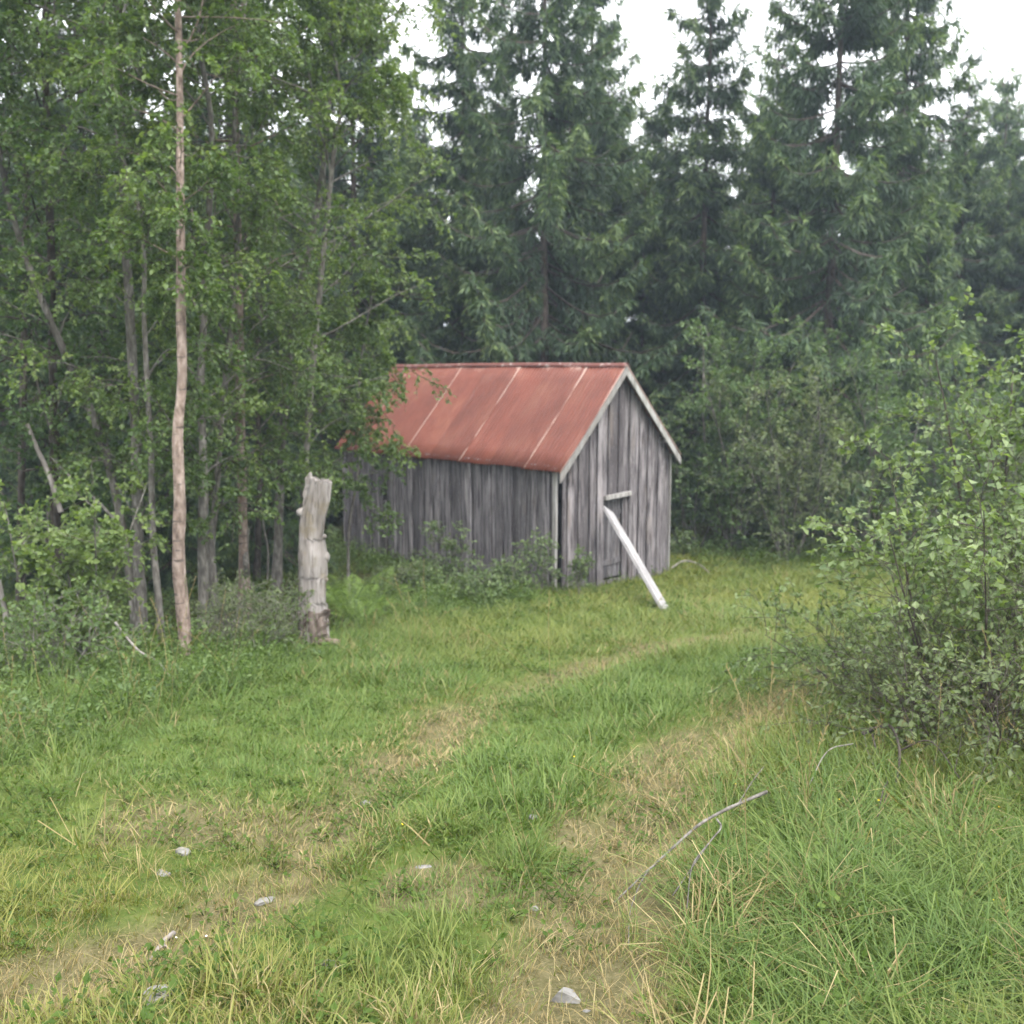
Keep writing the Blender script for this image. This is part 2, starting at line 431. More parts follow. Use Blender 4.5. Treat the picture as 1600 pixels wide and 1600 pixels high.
def verge_masks(x, y):
    dl, sl = dpoly(x, y, VERGE_L); dr, sr = dpoly(x, y, VERGE_R)
    vl = sstep(-.25, .7, dl * sl + (vn(x, y, .9, 21) - .5) * .8)       # + is beyond the line, towards the wood
    vr = sstep(-.1, .5, -dr * sr + (vn(x, y, .7, 22) - .5) * .5)
    return vl, vr
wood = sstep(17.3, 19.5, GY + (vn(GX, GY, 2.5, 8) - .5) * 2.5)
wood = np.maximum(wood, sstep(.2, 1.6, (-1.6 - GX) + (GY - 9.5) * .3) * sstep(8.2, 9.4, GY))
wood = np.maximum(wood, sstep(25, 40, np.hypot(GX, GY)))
nyv, nxv = GX.shape
idx = np.arange(nyv * nxv).reshape(nyv, nxv)
Fq = np.stack([idx[:-1, :-1], idx[:-1, 1:], idx[1:, 1:], idx[1:, :-1]], -1).reshape(-1, 4)
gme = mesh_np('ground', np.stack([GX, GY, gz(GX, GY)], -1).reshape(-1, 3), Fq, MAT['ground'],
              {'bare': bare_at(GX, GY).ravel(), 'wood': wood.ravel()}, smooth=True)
tag(link('ground', gme), 'rough grassy clearing with worn wheel tracks', kind='structure')

# ------------------------------------------------------------------ the shed
SH = np.array([0.684, 15.475]); TH = 0.735; SZB = -1.80
WD, LN = 2.62, 5.85                      # gable width, side length
ZR, ZE_L, ZE_R = 3.50, 1.90, 2.02        # ridge and the two eaves above the base
OV, OH = .10, .19                        # overhang at the eaves and at the gable
XR = WD / 2 + .03
shed = thing('plank_shed', (SH[0], SH[1], SZB), 'small weathered grey plank shed with rusty red corrugated roof', 'shed', rz=TH)
def shed_pt(x, y, z):
    c, s = math.cos(TH), math.sin(TH)
    return Vector((SH[0] + c * x - s * y, SH[1] + s * x + c * y, SZB + z))
SL_L = (ZR - ZE_L) / (XR + OV); SL_R = (ZR - ZE_R) / (WD + OV - XR)
def roofz(x): return ZR - (XR - x) * SL_L if x < XR else ZR - (x - XR) * SL_R

def prism(name, poly2, y0, y1, mat, parent, jag=0.0, axis_='y'):
    """outline in (a,z), extruded along the other axis; edges softened"""
    bm = bmesh.new()
    def P(a, z, d): return (a, d, z) if axis_ == 'y' else (d, a, z)
    v0 = [bm.verts.new(P(a, z, y0)) for a, z in poly2]; v1 = [bm.verts.new(P(a, z, y1)) for a, z in poly2]
    n = len(poly2)
    bm.faces.new(v0); bm.faces.new(v1[::-1])
    for i in range(n): bm.faces.new((v0[i], v1[i], v1[(i + 1) % n], v0[(i + 1) % n]))
    bmesh.ops.recalc_face_normals(bm, faces=bm.faces)
    bmesh.ops.bevel(bm, geom=list(bm.edges), offset=.003, segments=1, affect='EDGES', clamp_overlap=True)
    me = bpy.data.meshes.new(name); bm.to_mesh(me); bm.free(); me.materials.append(mat)
    return link(name, me, parent)

rs = random.Random(3)
def board_run(start, end, wmin, wmax):
    out = []; x = start
    while x < end - .03:
        wv = rs.uniform(wmin, wmax)
        if end - (x + wv) < .05: wv = end - x
        out.append((x, min(x + wv, end))); x += wv
    return out
front = link('gable_wall', None, shed)
DX0, DX1, DZ0, DZ1 = 1.02, 1.50, .10, 1.36        # door opening
for j, (a, b) in enumerate(board_run(.09, WD, .085, .150)):
    proud = .026 if j % 2 else 0
    a2, b2 = (a - .003, b + .003) if j % 2 else (a + .007, b - .007)
    a2 = max(a2, .082)
    top = lambda x: roofz(x) - .05 - (.03 if rs.random() < .3 else 0)
    lean = rs.uniform(-.008, .008)
    z0 = rs.uniform(-.12, .04)
    y0, y1 = -.026 - proud, -.001 - proud
    def pl(za, open_top):
        zt0 = top(a2) if open_top else 0; zt1 = top(b2) if open_top else 0
        pts = [(a2 + lean, za), (b2 + lean, za)]
        pts += [(b2, zt1)]
        if a2 < XR < b2: pts += [(XR, roofz(XR) - .05)]
        pts += [(a2, zt0)]
        return prism('plank', pts, y0, y1, MAT['plank'], front)
    mid = (a + b) / 2
    if DX0 < mid < DX1:
        pl(DZ1 + .02, True)
        prism('plank', [(a2, -.1), (b2, -.1), (b2, DZ0 - .02), (a2, DZ0 - .02)], y0, y1, MAT['plank'], front)
    else:
        pl(z0, True)
side = link('side_wall', None, shed)
for j, (a, b) in enumerate(board_run(.0, LN, .10, .175)):
    proud = .026 if j % 2 else 0
    a2, b2 = (a - .004, b + .004) if j % 2 else (a + .008, b - .008)
    z0 = rs.uniform(-.16, .05); zt = roofz(0) - .03
    x0, x1 = -.026 - proud, -.001 - proud
    if j == 0: a2 = -.02
    if 33 <= j <= 33:                                # the short board with a hole under it
        prism('plank', [(a2, 1.25), (b2, 1.22), (b2, zt), (a2, zt)], x0, x1, MAT['plank_side'], side, axis_='x')
        prism('plank', [(a2, z0), (b2, z0), (b2, 1.0), (a2, 1.06)], x0, x1, MAT['plank_side'], side, axis_='x')
    else:
        l_ = rs.uniform(-.01, .01)
        prism('plank', [(a2 + l_, z0), (b2 + l_, z0 + rs.uniform(-.02, .02)), (b2, zt), (a2, zt)], x0, x1, MAT['plank_side'], side, axis_='x')
for nm, xx, f in (('back_side_wall', WD, 1),):
    wl = link(nm, None, shed)
    for a, b in board_run(0, LN, .14, .19):
        prism('plank', [(a + .003, -.1), (b - .003, -.1), (b - .003, roofz(WD) - .03), (a + .003, roofz(WD) - .03)], xx + .001, xx + .026, MAT['plank_side'], wl, axis_='x')
wl = link('rear_wall', None, shed)
for a, b in board_run(.0, WD, .14, .19):
    pts = [(a + .003, -.1), (b - .003, -.1), (b - .003, roofz(b) - .05)] + ([(XR, ZR - .05)] if a < XR < b else []) + [(a + .003, roofz(a) - .05)]
    prism('plank', pts, LN + .001, LN + .026, MAT['plank_side'], wl)
# corner posts (the near one stands in a dark gap), trim boards
prism('corner_board', [(-.075, -.1), (-.03, -.1), (-.03, roofz(0) - .06), (-.075, roofz(0) - .06)], -.045, .028, MAT['plank_light'], shed)
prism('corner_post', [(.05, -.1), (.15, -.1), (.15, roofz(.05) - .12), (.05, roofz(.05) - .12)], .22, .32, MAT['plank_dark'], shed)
prism('corner_board', [(WD + .030, -.1), (WD + .058, -.1), (WD + .058, roofz(WD) - .1), (WD + .030, roofz(WD) - .1)], -.03, .07, MAT['plank_light'], shed)
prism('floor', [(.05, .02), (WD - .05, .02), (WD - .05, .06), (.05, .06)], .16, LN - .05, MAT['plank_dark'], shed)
# door
door = link('door', None, shed)
for a, b in board_run(DX0 + .03, DX1 - .025, .11, .16):
    prism('door_plank', [(a + .002, DZ0), (b - .002, DZ0), (b - .002, DZ1), (a + .002, DZ1)], .030, .054, MAT['plank_door'], door)
prism('door_batten', [(DX0 + .03, 1.08), (DX1 - .03, 1.10), (DX1 - .03, 1.19), (DX0 + .03, 1.17)], .008, .028, MAT['plank_door'], door)
prism('door_batten', [(DX0 + .03, .30), (DX1 - .03, .32), (DX1 - .03, .41), (DX0 + .03, .39)], .008, .028, MAT['plank_door'], door)
prism('hinge', [(DX1 - .10, 1.00), (DX1 + .01, 1.00), (DX1 + .01, 1.03), (DX1 - .10, 1.03)], .014, .028, MAT['bark_dark'], door)
prism('lintel', [(DX0 - .03, DZ1 + .02), (DX1 + .09, DZ1 + .055), (DX1 + .09, DZ1 + .125), (DX0 - .03, DZ1 + .09)], -.105, -.052, MAT['plank_light'], shed)
# bargeboards along the gable
def barge(xa, xb, mat):
    za, zb_ = roofz(xa), roofz(xb)
    return prism('bargeboard', [(xa, za - .16), (xb, zb_ - .16), (xb, zb_ - .025), (xa, za - .025)], -OH + .005, -OH + .035, mat, shed)
barge(-OV - .01, XR - .004, MAT['plank_light']); barge(XR + .004, WD + OV + .02, MAT['plank_light'])
for xx in (.25, XR, WD - .25):                       # purlin ends under the overhang
    prism('purlin', [(xx - .045, roofz(xx) - .17), (xx + .045, roofz(xx) - .17), (xx + .045, roofz(xx) - .075), (xx - .045, roofz(xx) - .075)], -OH + .037, -.05, MAT['plank_dark'], shed)
# corrugated sheets
roof = link('roof', None, shed)
def sheet(y0, y1, left, lift, drop, seed):
    rg = np.random.default_rng(seed)
    wl_ = .076; n = int((y1 - y0) / wl_ * 6) + 1; rows = 7
    ys = np.linspace(y0, y1, n)
    xe = -OV - drop if left else WD + OV + drop
    ss = np.linspace(0, 1, rows)
    Yg, Sg = np.meshgrid(ys, ss)
    X = XR + (xe - XR) * Sg
    Z = np.where(left, ZR - (XR - X) * SL_L, ZR - (X - XR) * SL_R) + lift + .013 * np.sin(Yg * 2 * np.pi / wl_)
    Z = Z + .012 * (vn(Yg + seed * 3, Sg * 2, .8, seed) - .5) + .02 * (1 - Sg) * (vn(Yg, Sg * 0, 1.7, 77) - .5)
    Z = Z + .010 * np.exp(-((Sg - 1) / .08) ** 2) * (vn(Yg, Sg, .3, seed + 5) - .3) - .012 * np.sin(Sg * np.pi)
    wear = np.exp(-((Yg - y0) / .035) ** 2) * (.25 + .75 * vn(Sg * 3, Yg * 0 + seed, .5, seed)) + .50 * np.exp(-(Sg / .10) ** 2) * vn(Yg, Sg, .35, 31) * 1.3
    V = np.stack([X, Yg, Z], -1).reshape(-1, 3)
    ii = np.arange(rows * n).reshape(rows, n)
    F = np.stack([ii[:-1, :-1], ii[:-1, 1:], ii[1:, 1:], ii[1:, :-1]], -1).reshape(-1, 4)
    me = mesh_np('roof_sheet', V, F, MAT['roof'], {'wear': wear.ravel()}, smooth=True)
    o = link('roof_sheet', me, roof)
    sm = o.modifiers.new('thickness', 'SOLIDIFY'); sm.thickness = .004; sm.offset = 1
    return o
ws = .80; nsh = int(math.ceil((LN + OH + .15) / ws))
for left in (True, False):
    for k in range(nsh):
        y0 = -OH + k * ws; y1 = min(y0 + ws + .08, LN + .2)
        sheet(y0, y1, left, .014 + .009 * (k % 2), rs.uniform(.0, .022), 10 + k + (50 if not left else 0))
ca = []
yy = np.linspace(-OH - .01, LN + .2, 60)
for dx, dz in ((-.065, -.065 * SL_L + .042), (-.02, -.005 + .042), (.02, -.005 + .042), (.065, -.065 * SL_R + .042)):
    ca.append(np.stack([np.full_like(yy, XR + dx) + .012 * (vn(yy, yy * 0 + dx, .3, 3) - .5), yy, ZR + dz + .03 * (vn(yy, yy * 0, 1.7, 77) - .5)], -1))
V = np.array(ca).reshape(-1, 3); ii = np.arange(len(V)).reshape(4, -1)
F = np.stack([ii[:-1, :-1], ii[1:, :-1], ii[1:, 1:], ii[:-1, 1:]], -1).reshape(-1, 4)
link('ridge_cap', mesh_np('ridge_cap', V, F, MAT['zinc'], smooth=True), roof).modifiers.new('t', 'SOLIDIFY').thickness = .004

# the pale board leaning on the door
p_top = shed_pt(.86, -.26, 1.25); gp = og(1043, 957)
bot = Vector((gp.x, gp.y, gp.z - .04))
def beam_between(name, a, b, wid, thk, mat, label, cat):
    d = (b - a); L = d.length
    o = link(name, None); bm = bmesh.new()
    bmesh.ops.create_cube(bm, size=1)
    for v in bm.verts: v.co = Vector((v.co.x * wid, v.co.y * thk, v.co.z * L + L / 2))
    bmesh.ops.bevel(bm, geom=list(bm.edges), offset=.003, segments=1, affect='EDGES')
    me = bpy.data.meshes.new(name); bm.to_mesh(me); bm.free(); me.materials.append(mat)
    bpy.data.objects.remove(o); o = link(name, me)
    z = d.normalized(); face = Vector((math.sin(TH) * .8 + .1, -math.cos(TH), .35)); x = face.cross(z).normalized(); y = z.cross(x)
    o.matrix_world = Matrix.Translation(a) @ Matrix((x, y, z)).transposed().to_4x4()
    return tag(o, label, cat)
beam_between('leaning_board', bot, p_top, .225, .045, MAT['plank_fresh'], 'pale bare board leaning against the shed door', 'board')

# ------------------------------------------------------------------ the barkless stump
sb = og(490, 1008); SY = sb.y
def stump():
    t = thing('tall_stump', sb, 'tall barkless grey tree stump with knots standing left of the shed', 'stump')
    k = SY / FPX
    pp = [(492, 1020, 27), (489, 985, 23.5), (488, 945, 22), (489, 900, 21.5), (488, 868, 23), (487, 838, 19), (491, 808, 19), (498, 778, 19), (503, 752, 17)]
    base = np.array(sb)
    pts = [np.array(at(x, y, SY)) - base for x, y, r in pp]; rad = [r * k for _, _, r in pp]
    M = Mat('barkless_wood'); n1 = M.noise(9, 6, stretch=(1, 1, .12)); n2 = M.noise(4, 4); n3 = M.noise(42, 5, stretch=(1, 1, .06))
    c = M.ramp(n1, [(.3, (.10, .088, .078)), (.48, (.19, .172, .158)), (.7, (.27, .25, .238))])
    c = M.mix(M.ramp(n2, [(.52, (0, 0, 0)), (.66, (.6, .6, .6))]), c, (.15, .12, .065))
    c = M.mix(M.ramp(n3, [(.54, (0, 0, 0)), (.66, (.8, .8, .8))]), c, (.06, .050, .044))
    wood_m = M.principled(c, .8, .2, bump=n1, bump_s=.5, bump_d=.015)
    NR, NS = 64, 56
    V, F = limb(pts, rad, NR, NS, .008, 5, cap=False)
    # vertical flutes and bulges round the knots
    Vr = V.reshape(NR, NS, 3); C = spline(pts, NR)[:, None, :]
    an = np.arange(NS) * 2 * np.pi / NS; hh = np.linspace(0, 1, NR)
    Ag, Hg = np.meshgrid(an, hh)
    gx_ = np.cos(Ag + .5 * Hg) * 3; gy_ = np.sin(Ag + .5 * Hg) * 3
    crack = -.12 * sstep(.62, .85, vn(gx_ * 3.2, gy_ * 3.2 + Hg * 2.2, .8, 91)) - .07 * sstep(.55, .8, vn(gx_ * 6, gy_ * 6 + Hg * 2.5, .7, 92))
    bulge = .06 * np.sin(3 * Ag + 1 + Hg * 1.5) + .035 * np.sin(5 * Ag + .4 - Hg * 2) + .06 * (vn(gx_ * 1.2, gy_ * 1.2 + Hg * 9, 1, 93) - .5)
    Vr = C + (Vr - C) * (1 + bulge + crack)[:, :, None]
    Vr[-1, :, 2] += np.random.default_rng(4).uniform(-.02, .03, NS)
    V = Vr.reshape(-1, 3)
    link('trunk', mesh_quads_fix('trunk', V, F, wood_m), t)
    # sawn top
    ring = Vr[-1]; cen = ring.mean(0)
    vv = [tuple(p) for p in ring] + [tuple(cen + np.array([0, 0, -.012]))]
    link('cut_top', mesh_quads_fix('cut_top', np.array(vv), [(i, (i + 1) % NS, NS, NS) for i in range(NS)], wood_m, False), t)
    # splinter left standing on the rim
    sp = [np.array(at(x, y, SY + .05)) - base for x, y in ((482, 800), (481, 775), (483, 752), (485, 738))]
    V, F = limb(sp, [.06, .05, .04, .012], 12, 7, .15, 8)
    link('splinter', mesh_quads_fix('splinter', V, F, MAT['twig_dead'], False), t)
    for i, (x, y, r, dx, dy) in enumerate([(472, 872, 10, -1, -.4), (510, 869, 9, 1, -.3), (468, 800, 7, -1, 0), (508, 905, 6, 1, -.2), (474, 902, 8, -.7, -1), (506, 838, 5, 1, -.4), (480, 833, 5, -.3, -1)]):
        p = np.array(at(x, y, SY)) - base; d = np.array([dx, dy, .25]); d /= np.linalg.norm(d)
        p = p - d * .03 + np.array([0, dy * .05, 0])
        V, F = limb([p - d * .05, p + d * .015, p + d * .05, p + d * .062], [r * k * 1.25, r * k * 1.15, r * k * .75, r * k * .15], 9, 9, .08, i)
        link('knot', mesh_quads_fix('knot', V, F, wood_m), t)
    # rough bark sleeve still on the foot
    Vb, Fb = limb([pts[0] - np.array([0, 0, .12]), pts[0], pts[1], pts[2] + np.array([0, 0, -.01])], [.21, .182, .160, .150], 18, 22, .09, 21, cap=False)
    Vb = Vb.reshape(18, 22, 3); Vb[-1, :, 2] += np.random.default_rng(2).uniform(-.10, .03, 22); Vb = Vb.reshape(-1, 3)
    link('bark', mesh_quads_fix('bark', Vb, Fb, MAT['bark_stump'], False), t)
    V, F = limb([np.array([.08, -.1, .03]), np.array([.18, -.16, .06]), np.array([.30, -.2, .055])], [.045, .035, .03], 10, 8, .1, 4)
    link('root', mesh_quads_fix('root', V, F, MAT['bark_birch']), t)
stump()


# ------------------------------------------------------------------ growing things
def tri(F):
    F = np.asarray(F)
    return F if F.shape[1] == 3 else np.concatenate([F[:, [0, 1, 2]], F[:, [0, 2, 3]]])
def pack(name, wood_parts, leaf_parts, wood_mat, leaf_m):
    """twigs and leaves as one mesh with two materials"""
    Vs, Fs, mi, tt, o = [], [], [], [], 0
    for V, F in wood_parts:
        F = tri(F); Vs.append(V); Fs.append(F + o); o += len(V); mi.append(np.zeros(len(F), int)); tt.append(np.zeros(len(V)))
    for V, F, t in leaf_parts:
        Vs.append(V); Fs.append(F + o); o += len(V); mi.append(np.ones(len(F), int)); tt.append(t)
    return mesh_np(name, np.concatenate(Vs), np.concatenate(Fs), [wood_mat, leaf_m], {'tint': np.concatenate(tt)}, mat_idx=np.concatenate(mi))

# ---- spruce
def spruce_parts(H, Rb, seed, z_lo=.5, slim=.8, dens=1.0, sag=.22, dead=0.0, twigk=1.0):
    rg = np.random.default_rng(seed)
    zs = []; z = z_lo
    while z < H - .25:
        n = rg.integers(5, 8); zs += [z + rg.uniform(-.08, .08) for _ in range(n)]
        z += .50 * rg.uniform(.75, 1.3) * (1 + .25 * (z > H * .75))
    n_main = len(zs); zs += list(rg.uniform(z_lo, H * .92, int(H * 5.2)))
    zs = np.array(zs); n = len(zs); t = zs / H
    az = np.cumsum(rg.uniform(.8, 1.6, n) + .4)
    L = Rb * np.clip(1 - t, 0, 1) ** slim * rg.uniform(.70, 1.12, n) + .12
    L[n_main:] *= rg.uniform(.30, .50, n - n_main)
    L = L * (1 - .25 * (vn(az * 1.3, zs, 1.1, seed)) ** 2)
    el = np.interp(t, [0, .3, .6, 1], [-.30, -.18, .05, .75]) + rg.normal(0, .09, n)
    hd = np.stack([np.cos(az), np.sin(az), 0 * az], -1)
    k = 7; s = np.linspace(0, 1, k)[None, :, None]
    P = np.array([0, 0, 1.]) * zs[:, None, None] + hd[:, None] * L[:, None, None] * s
    up = (np.tan(el) * L)[:, None, None] * s - (1.35 * sag * L * (1 - .5 * t))[:, None, None] * np.sin(s * np.pi * .62) + (.36 * L * (1 - .5 * t))[:, None, None] * s ** 4
    P = P + np.array([0, 0, 1.]) * up
    P = P + np.cross(hd, [0, 0, 1.])[:, None] * (L * rg.normal(0, .05, n))[:, None, None] * s ** 2
    rad = np.clip(.010 + .010 * L, .01, .04)[:, None] * np.linspace(1, .25, k)[None]
    wood = [tubes(P, rad, 3)]; lf = []
    brt = rg.normal(0, .09, n)
    for lo, hi, m, q, top in ((1.6, 99, 47, 13, 0), (1.6, 99, 24, 8, 1), (.9, 1.6, 32, 12, 0), (.9, 1.6, 14, 8, 1), (.45, .9, 18, 10, 0), (.45, .9, 8, 7, 1), (0, .45, 8, 8, 0), (0, .45, 8, 7, 1)):
        sel = (L >= lo) & (L < hi) & ((zs > 11.3) == bool(top))
        if not sel.any(): continue
        Ps, Ls = P[sel], L[sel]; ns = len(Ls); m = max(4, int(m * dens)); q = max(4, int(q * dens))
        sp = .12 + .88 * (np.arange(m)[None] + rg.random((ns, m))) / m
        f = sp * (k - 1); i = np.clip(f.astype(int), 0, k - 2); f = f - i; r = np.arange(ns)[:, None]
        S = Ps[r, i] * (1 - f)[..., None] + Ps[r, i + 1] * f[..., None]
        T = nrm(Ps[r, i + 1] - Ps[r, i])
        sd_ = np.where(np.arange(m) % 2, 1., -1.)[None, :, None] * nrm(np.cross(T, [0, 0, 1.]))
        a = rg.normal(.85, .15, (ns, m, 1))
        hang = (rg.random((ns, m, 1)) < .42).astype(float)
        D = nrm((T * np.cos(a) + sd_ * np.sin(a)) * (1 - .72 * hang) + np.array([0, 0, -.15]) * (1 + 5.0 * hang) + rg.normal(0, .16, (ns, m, 3)))
        Lt = (.15 * Ls[:, None] * (1 - sp) ** .6 * (.5 + .5 * np.minimum(1, sp * 3)) + .13) * (1 - .30 * hang[..., 0]) * rg.uniform(.7, 1.25, (ns, m)) * twigk
        S = np.concatenate([S.reshape(-1, 3), Ps[:, -2]]); D = np.concatenate([D.reshape(-1, 3), nrm(Ps[:, -1] - Ps[:, -2])]); Lt = np.concatenate([Lt.ravel(), .30 + 0 * Ls])
        tb = np.concatenate([np.repeat(brt[sel], m) - .13 * hang.ravel(), brt[sel] + .08]); sv_ = np.concatenate([sp.ravel(), np.ones(ns)])  # hanging twigs darkened, end twigs lightened: top light painted into the tint
        PT = grow(S, D, Lt, 4, wob=.05, rg=rg, droop=.62)
        wood.append(tubes(PT, np.full((len(PT), 4), .004) * np.linspace(1, .4, 4), 3))
        live = np.ones(len(PT), bool) if dead <= 0 else (rg.random(len(PT)) > dead * np.clip(1.25 - sv_ * 1.2, 0, 1))
        PT = PT[live]; tb = tb[live]; sv_ = sv_[live]; Lt = Lt[live]
        n2 = len(PT)
        s2 = (np.arange(q)[None] + rg.random((n2, q))) / q
        f = s2 * 3; i = np.clip(f.astype(int), 0, 2); f = f - i; r = np.arange(n2)[:, None]
        S2 = PT[r, i] * (1 - f)[..., None] + PT[r, i + 1] * f[..., None]; T2 = nrm(PT[r, i + 1] - PT[r, i])
        sd2 = np.where(np.arange(q) % 2, 1., -1.)[None, :, None] * nrm(np.cross(T2, [0, 0, 1.]))
        D2 = nrm(T2 * .85 + sd2 * .45 + rg.normal(0, .22, (n2, q, 3)) + np.array([0, 0, -.12]))
        N2 = nrm(np.array([0, 0, 1.]) + rg.normal(0, .45, (n2, q, 3)))
        L2 = rg.uniform(.13, .27, (n2, q)) * (1.15 - .4 * s2); W2 = rg.uniform(.026, .042, (n2, q))
        V, F = leaves(S2.reshape(-1, 3), D2.reshape(-1, 3), N2.reshape(-1, 3), L2.ravel(), W2.ravel(), .1)
        tint = .24 + tb[:, None] + rg.normal(0, .09, (n2, q)) + (.30 + .40 * sstep(.5, 1.0, s2)) * sstep(.30, .95, sv_)[:, None]
        lf.append((V, F, np.repeat(np.clip(tint, 0, 1).ravel(), 4)))
    tz = np.linspace(0, H, 14); wob = np.cumsum(rg.normal(0, .012, (14, 2)), 0)
    tp = np.stack([wob[:, 0], wob[:, 1], tz], -1); tr = np.interp(tz, [0, .4, H], [.0095 * H + .03, .0072 * H, .012])
    return (tp, tr), wood, lf
SPR = []
def spruce_proto(*a, **k):
    (tp, tr), wd, lf = spruce_parts(*a, **k)
    tv, tf = tubes(tp[None], tr[None], 10)
    tm = mesh_np('trunk', tv, tf, MAT['bark_spruce'], smooth=True)
    cm = pack('crown', wd, lf, MAT['bark_spruce'], MAT['needle'])
    SPR.append((tm, cm, tv, tf, wd, lf)); return len(SPR) - 1
S_WIDE = spruce_proto(15.5, 4.0, 1, .7, .80, 1.0, .20, .35)
S_MID = spruce_proto(14.5, 3.3, 12, .5, .80, 1.0, .20, .15)
S_SLIM = spruce_proto(13.0, 1.75, 3, .8, .60, .95, .28, .1)
S_SMALL = spruce_proto(9.0, 2.1, 4, .3, .85, .9, .18, .1)
def spruce(pxx, Y, proto, scale, label, rz, hscale=1.0, dz=-.1):
    p = at(pxx, 600, Y); b = Vector((p[0], Y, gz1(p[0], Y) + dz))
    t = thing('spruce_tree', b, label, 'spruce', 'spruces at the edge of the wood', rz)
    t.scale = (scale, scale, scale * hscale)
    link('trunk', SPR[proto][0], t); link('crown', SPR[proto][1], t)
    return t
spruce(850, 22.0, S_WIDE, 1.0, 'tall wide spruce standing straight behind the red roof', 0.4)
spruce(1290, 21.2, S_MID, 1.08, 'big dense spruce to the right of the shed gable, light green branch tips', 2.1)
spruce(1092, 24.5, S_SLIM, 1.12, 'narrow dark spire spruce between the two big spruces', 1.0)
spruce(725, 25.5, S_SLIM, 1.25, 'slim dark spruce just left of the one behind the roof', 3.3)
spruce(925, 28.0, S_SLIM, 1.22, 'slender spruce whose right edge borders the widest patch of sky', 5.0)
spruce(1395, 24.5, S_SLIM, 1.30, 'dark slim spruce overlapping the right side of the big dense spruce', 4.1)
spruce(1488, 27.0, S_MID, .80, 'pointed spruce with its tip against the white sky at upper right', 2.7)
spruce(1545, 31.0, S_SLIM, .92, 'thin spruce with spiky tip near the upper right corner', .7)
spruce(1600, 27.0, S_MID, .72, 'spruce cut by the right picture edge behind the birch bush', 1.9)
spruce(1030, 27.5, S_SMALL, 1.25, 'shorter spruce filling the low gap beside the spire spruce', 2.2)
spruce(560, 24.0, S_MID, 1.02, 'spruce behind the right edge of the birch foliage', 1.2)
spruce(640, 30.0, S_SMALL, 1.22, 'short spruce with its tip below the small sky gap left of centre', .2)
spruce(370, 22.0, S_MID, 1.05, 'dark spruce deep behind the pink birch trunk', 4.4)
spruce(150, 21.0, S_WIDE, .95, 'dark spruce hidden behind the leaning trunks', 5.3)
spruce(-40, 19.0, S_MID, 1.0, 'dark spruce at the left picture edge behind the shrubs', 2.5)
spruce(1200, 26.5, S_MID, .88, 'spruce half hidden behind the big dense spruce', .3)
spruce(1440, 22.5, S_SMALL, .85, 'low bushy spruce right of the big dense spruce', 3.8)

spruce(60, 15.5, S_SMALL, .62, 'small spruce added to block light behind the yellow green young birch', 1.1)  # three low spruces added to block light and darken the left stand
spruce(255, 15.8, S_SMALL, .60, 'small spruce added to block light straight behind the pinkish birch trunk', 2.9)
spruce(420, 17.6, S_SMALL, .66, 'small spruce added to block light behind the stump', 4.9)
# ---- instancing of uncountable growth through geometry nodes
def scatter(name, protos, pos, rot, scl, idx, attrs, label, cat):
    n = len(pos)
    me = bpy.data.meshes.new(name); me.vertices.add(n); me.vertices.foreach_set('co', np.asarray(pos, np.float32).ravel())
    def add(nm, typ, key, v):
        a = me.attributes.new(nm, typ, 'POINT'); a.data.foreach_set(key, v)
    add('rot', 'FLOAT_VECTOR', 'vector', np.asarray(rot, np.float32).ravel())
    add('scl', 'FLOAT_VECTOR', 'vector', np.asarray(scl, np.float32).ravel())
    add('idx', 'INT', 'value', np.asarray(idx, np.int32))
    for k, v in attrs.items(): add(k, 'FLOAT', 'value', np.asarray(v, np.float32))
    me.update()
    o = link(name, me)
    c = bpy.data.collections.new(name + '_protos')
    for i, pm in enumerate(protos): c.objects.link(bpy.data.objects.new('%s_proto_%02d' % (name, i), pm))
    ng = bpy.data.node_groups.new(name, 'GeometryNodeTree')
    ng.interface.new_socket('Geometry', in_out='INPUT', socket_type='NodeSocketGeometry')
    ng.interface.new_socket('Geometry', in_out='OUTPUT', socket_type='NodeSocketGeometry')
    N = ng.nodes.new; gi = N('NodeGroupInput'); go = N('NodeGroupOutput'); ip = N('GeometryNodeInstanceOnPoints'); ci = N('GeometryNodeCollectionInfo')
    ci.inputs['Collection'].default_value = c; ci.inputs['Separate Children'].default_value = True; ci.inputs['Reset Children'].default_value = True
    def na(nm, dt):
        x = N('GeometryNodeInputNamedAttribute'); x.data_type = dt; x.inputs[0].default_value = nm; return x.outputs[0]
    ip.inputs['Pick Instance'].default_value = True
    ng.links.new(gi.outputs[0], ip.inputs['Points']); ng.links.new(ci.outputs[0], ip.inputs['Instance'])
    ng.links.new(na('rot', 'FLOAT_VECTOR'), ip.inputs['Rotation']); ng.links.new(na('scl', 'FLOAT_VECTOR'), ip.inputs['Scale'])
    ng.links.new(na('idx', 'INT'), ip.inputs['Instance Index'])
    ng.links.new(ip.outputs[0], go.inputs[0])
    m = o.modifiers.new('growth', 'NODES'); m.node_group = ng
    return tag(o, label, cat, kind='stuff')

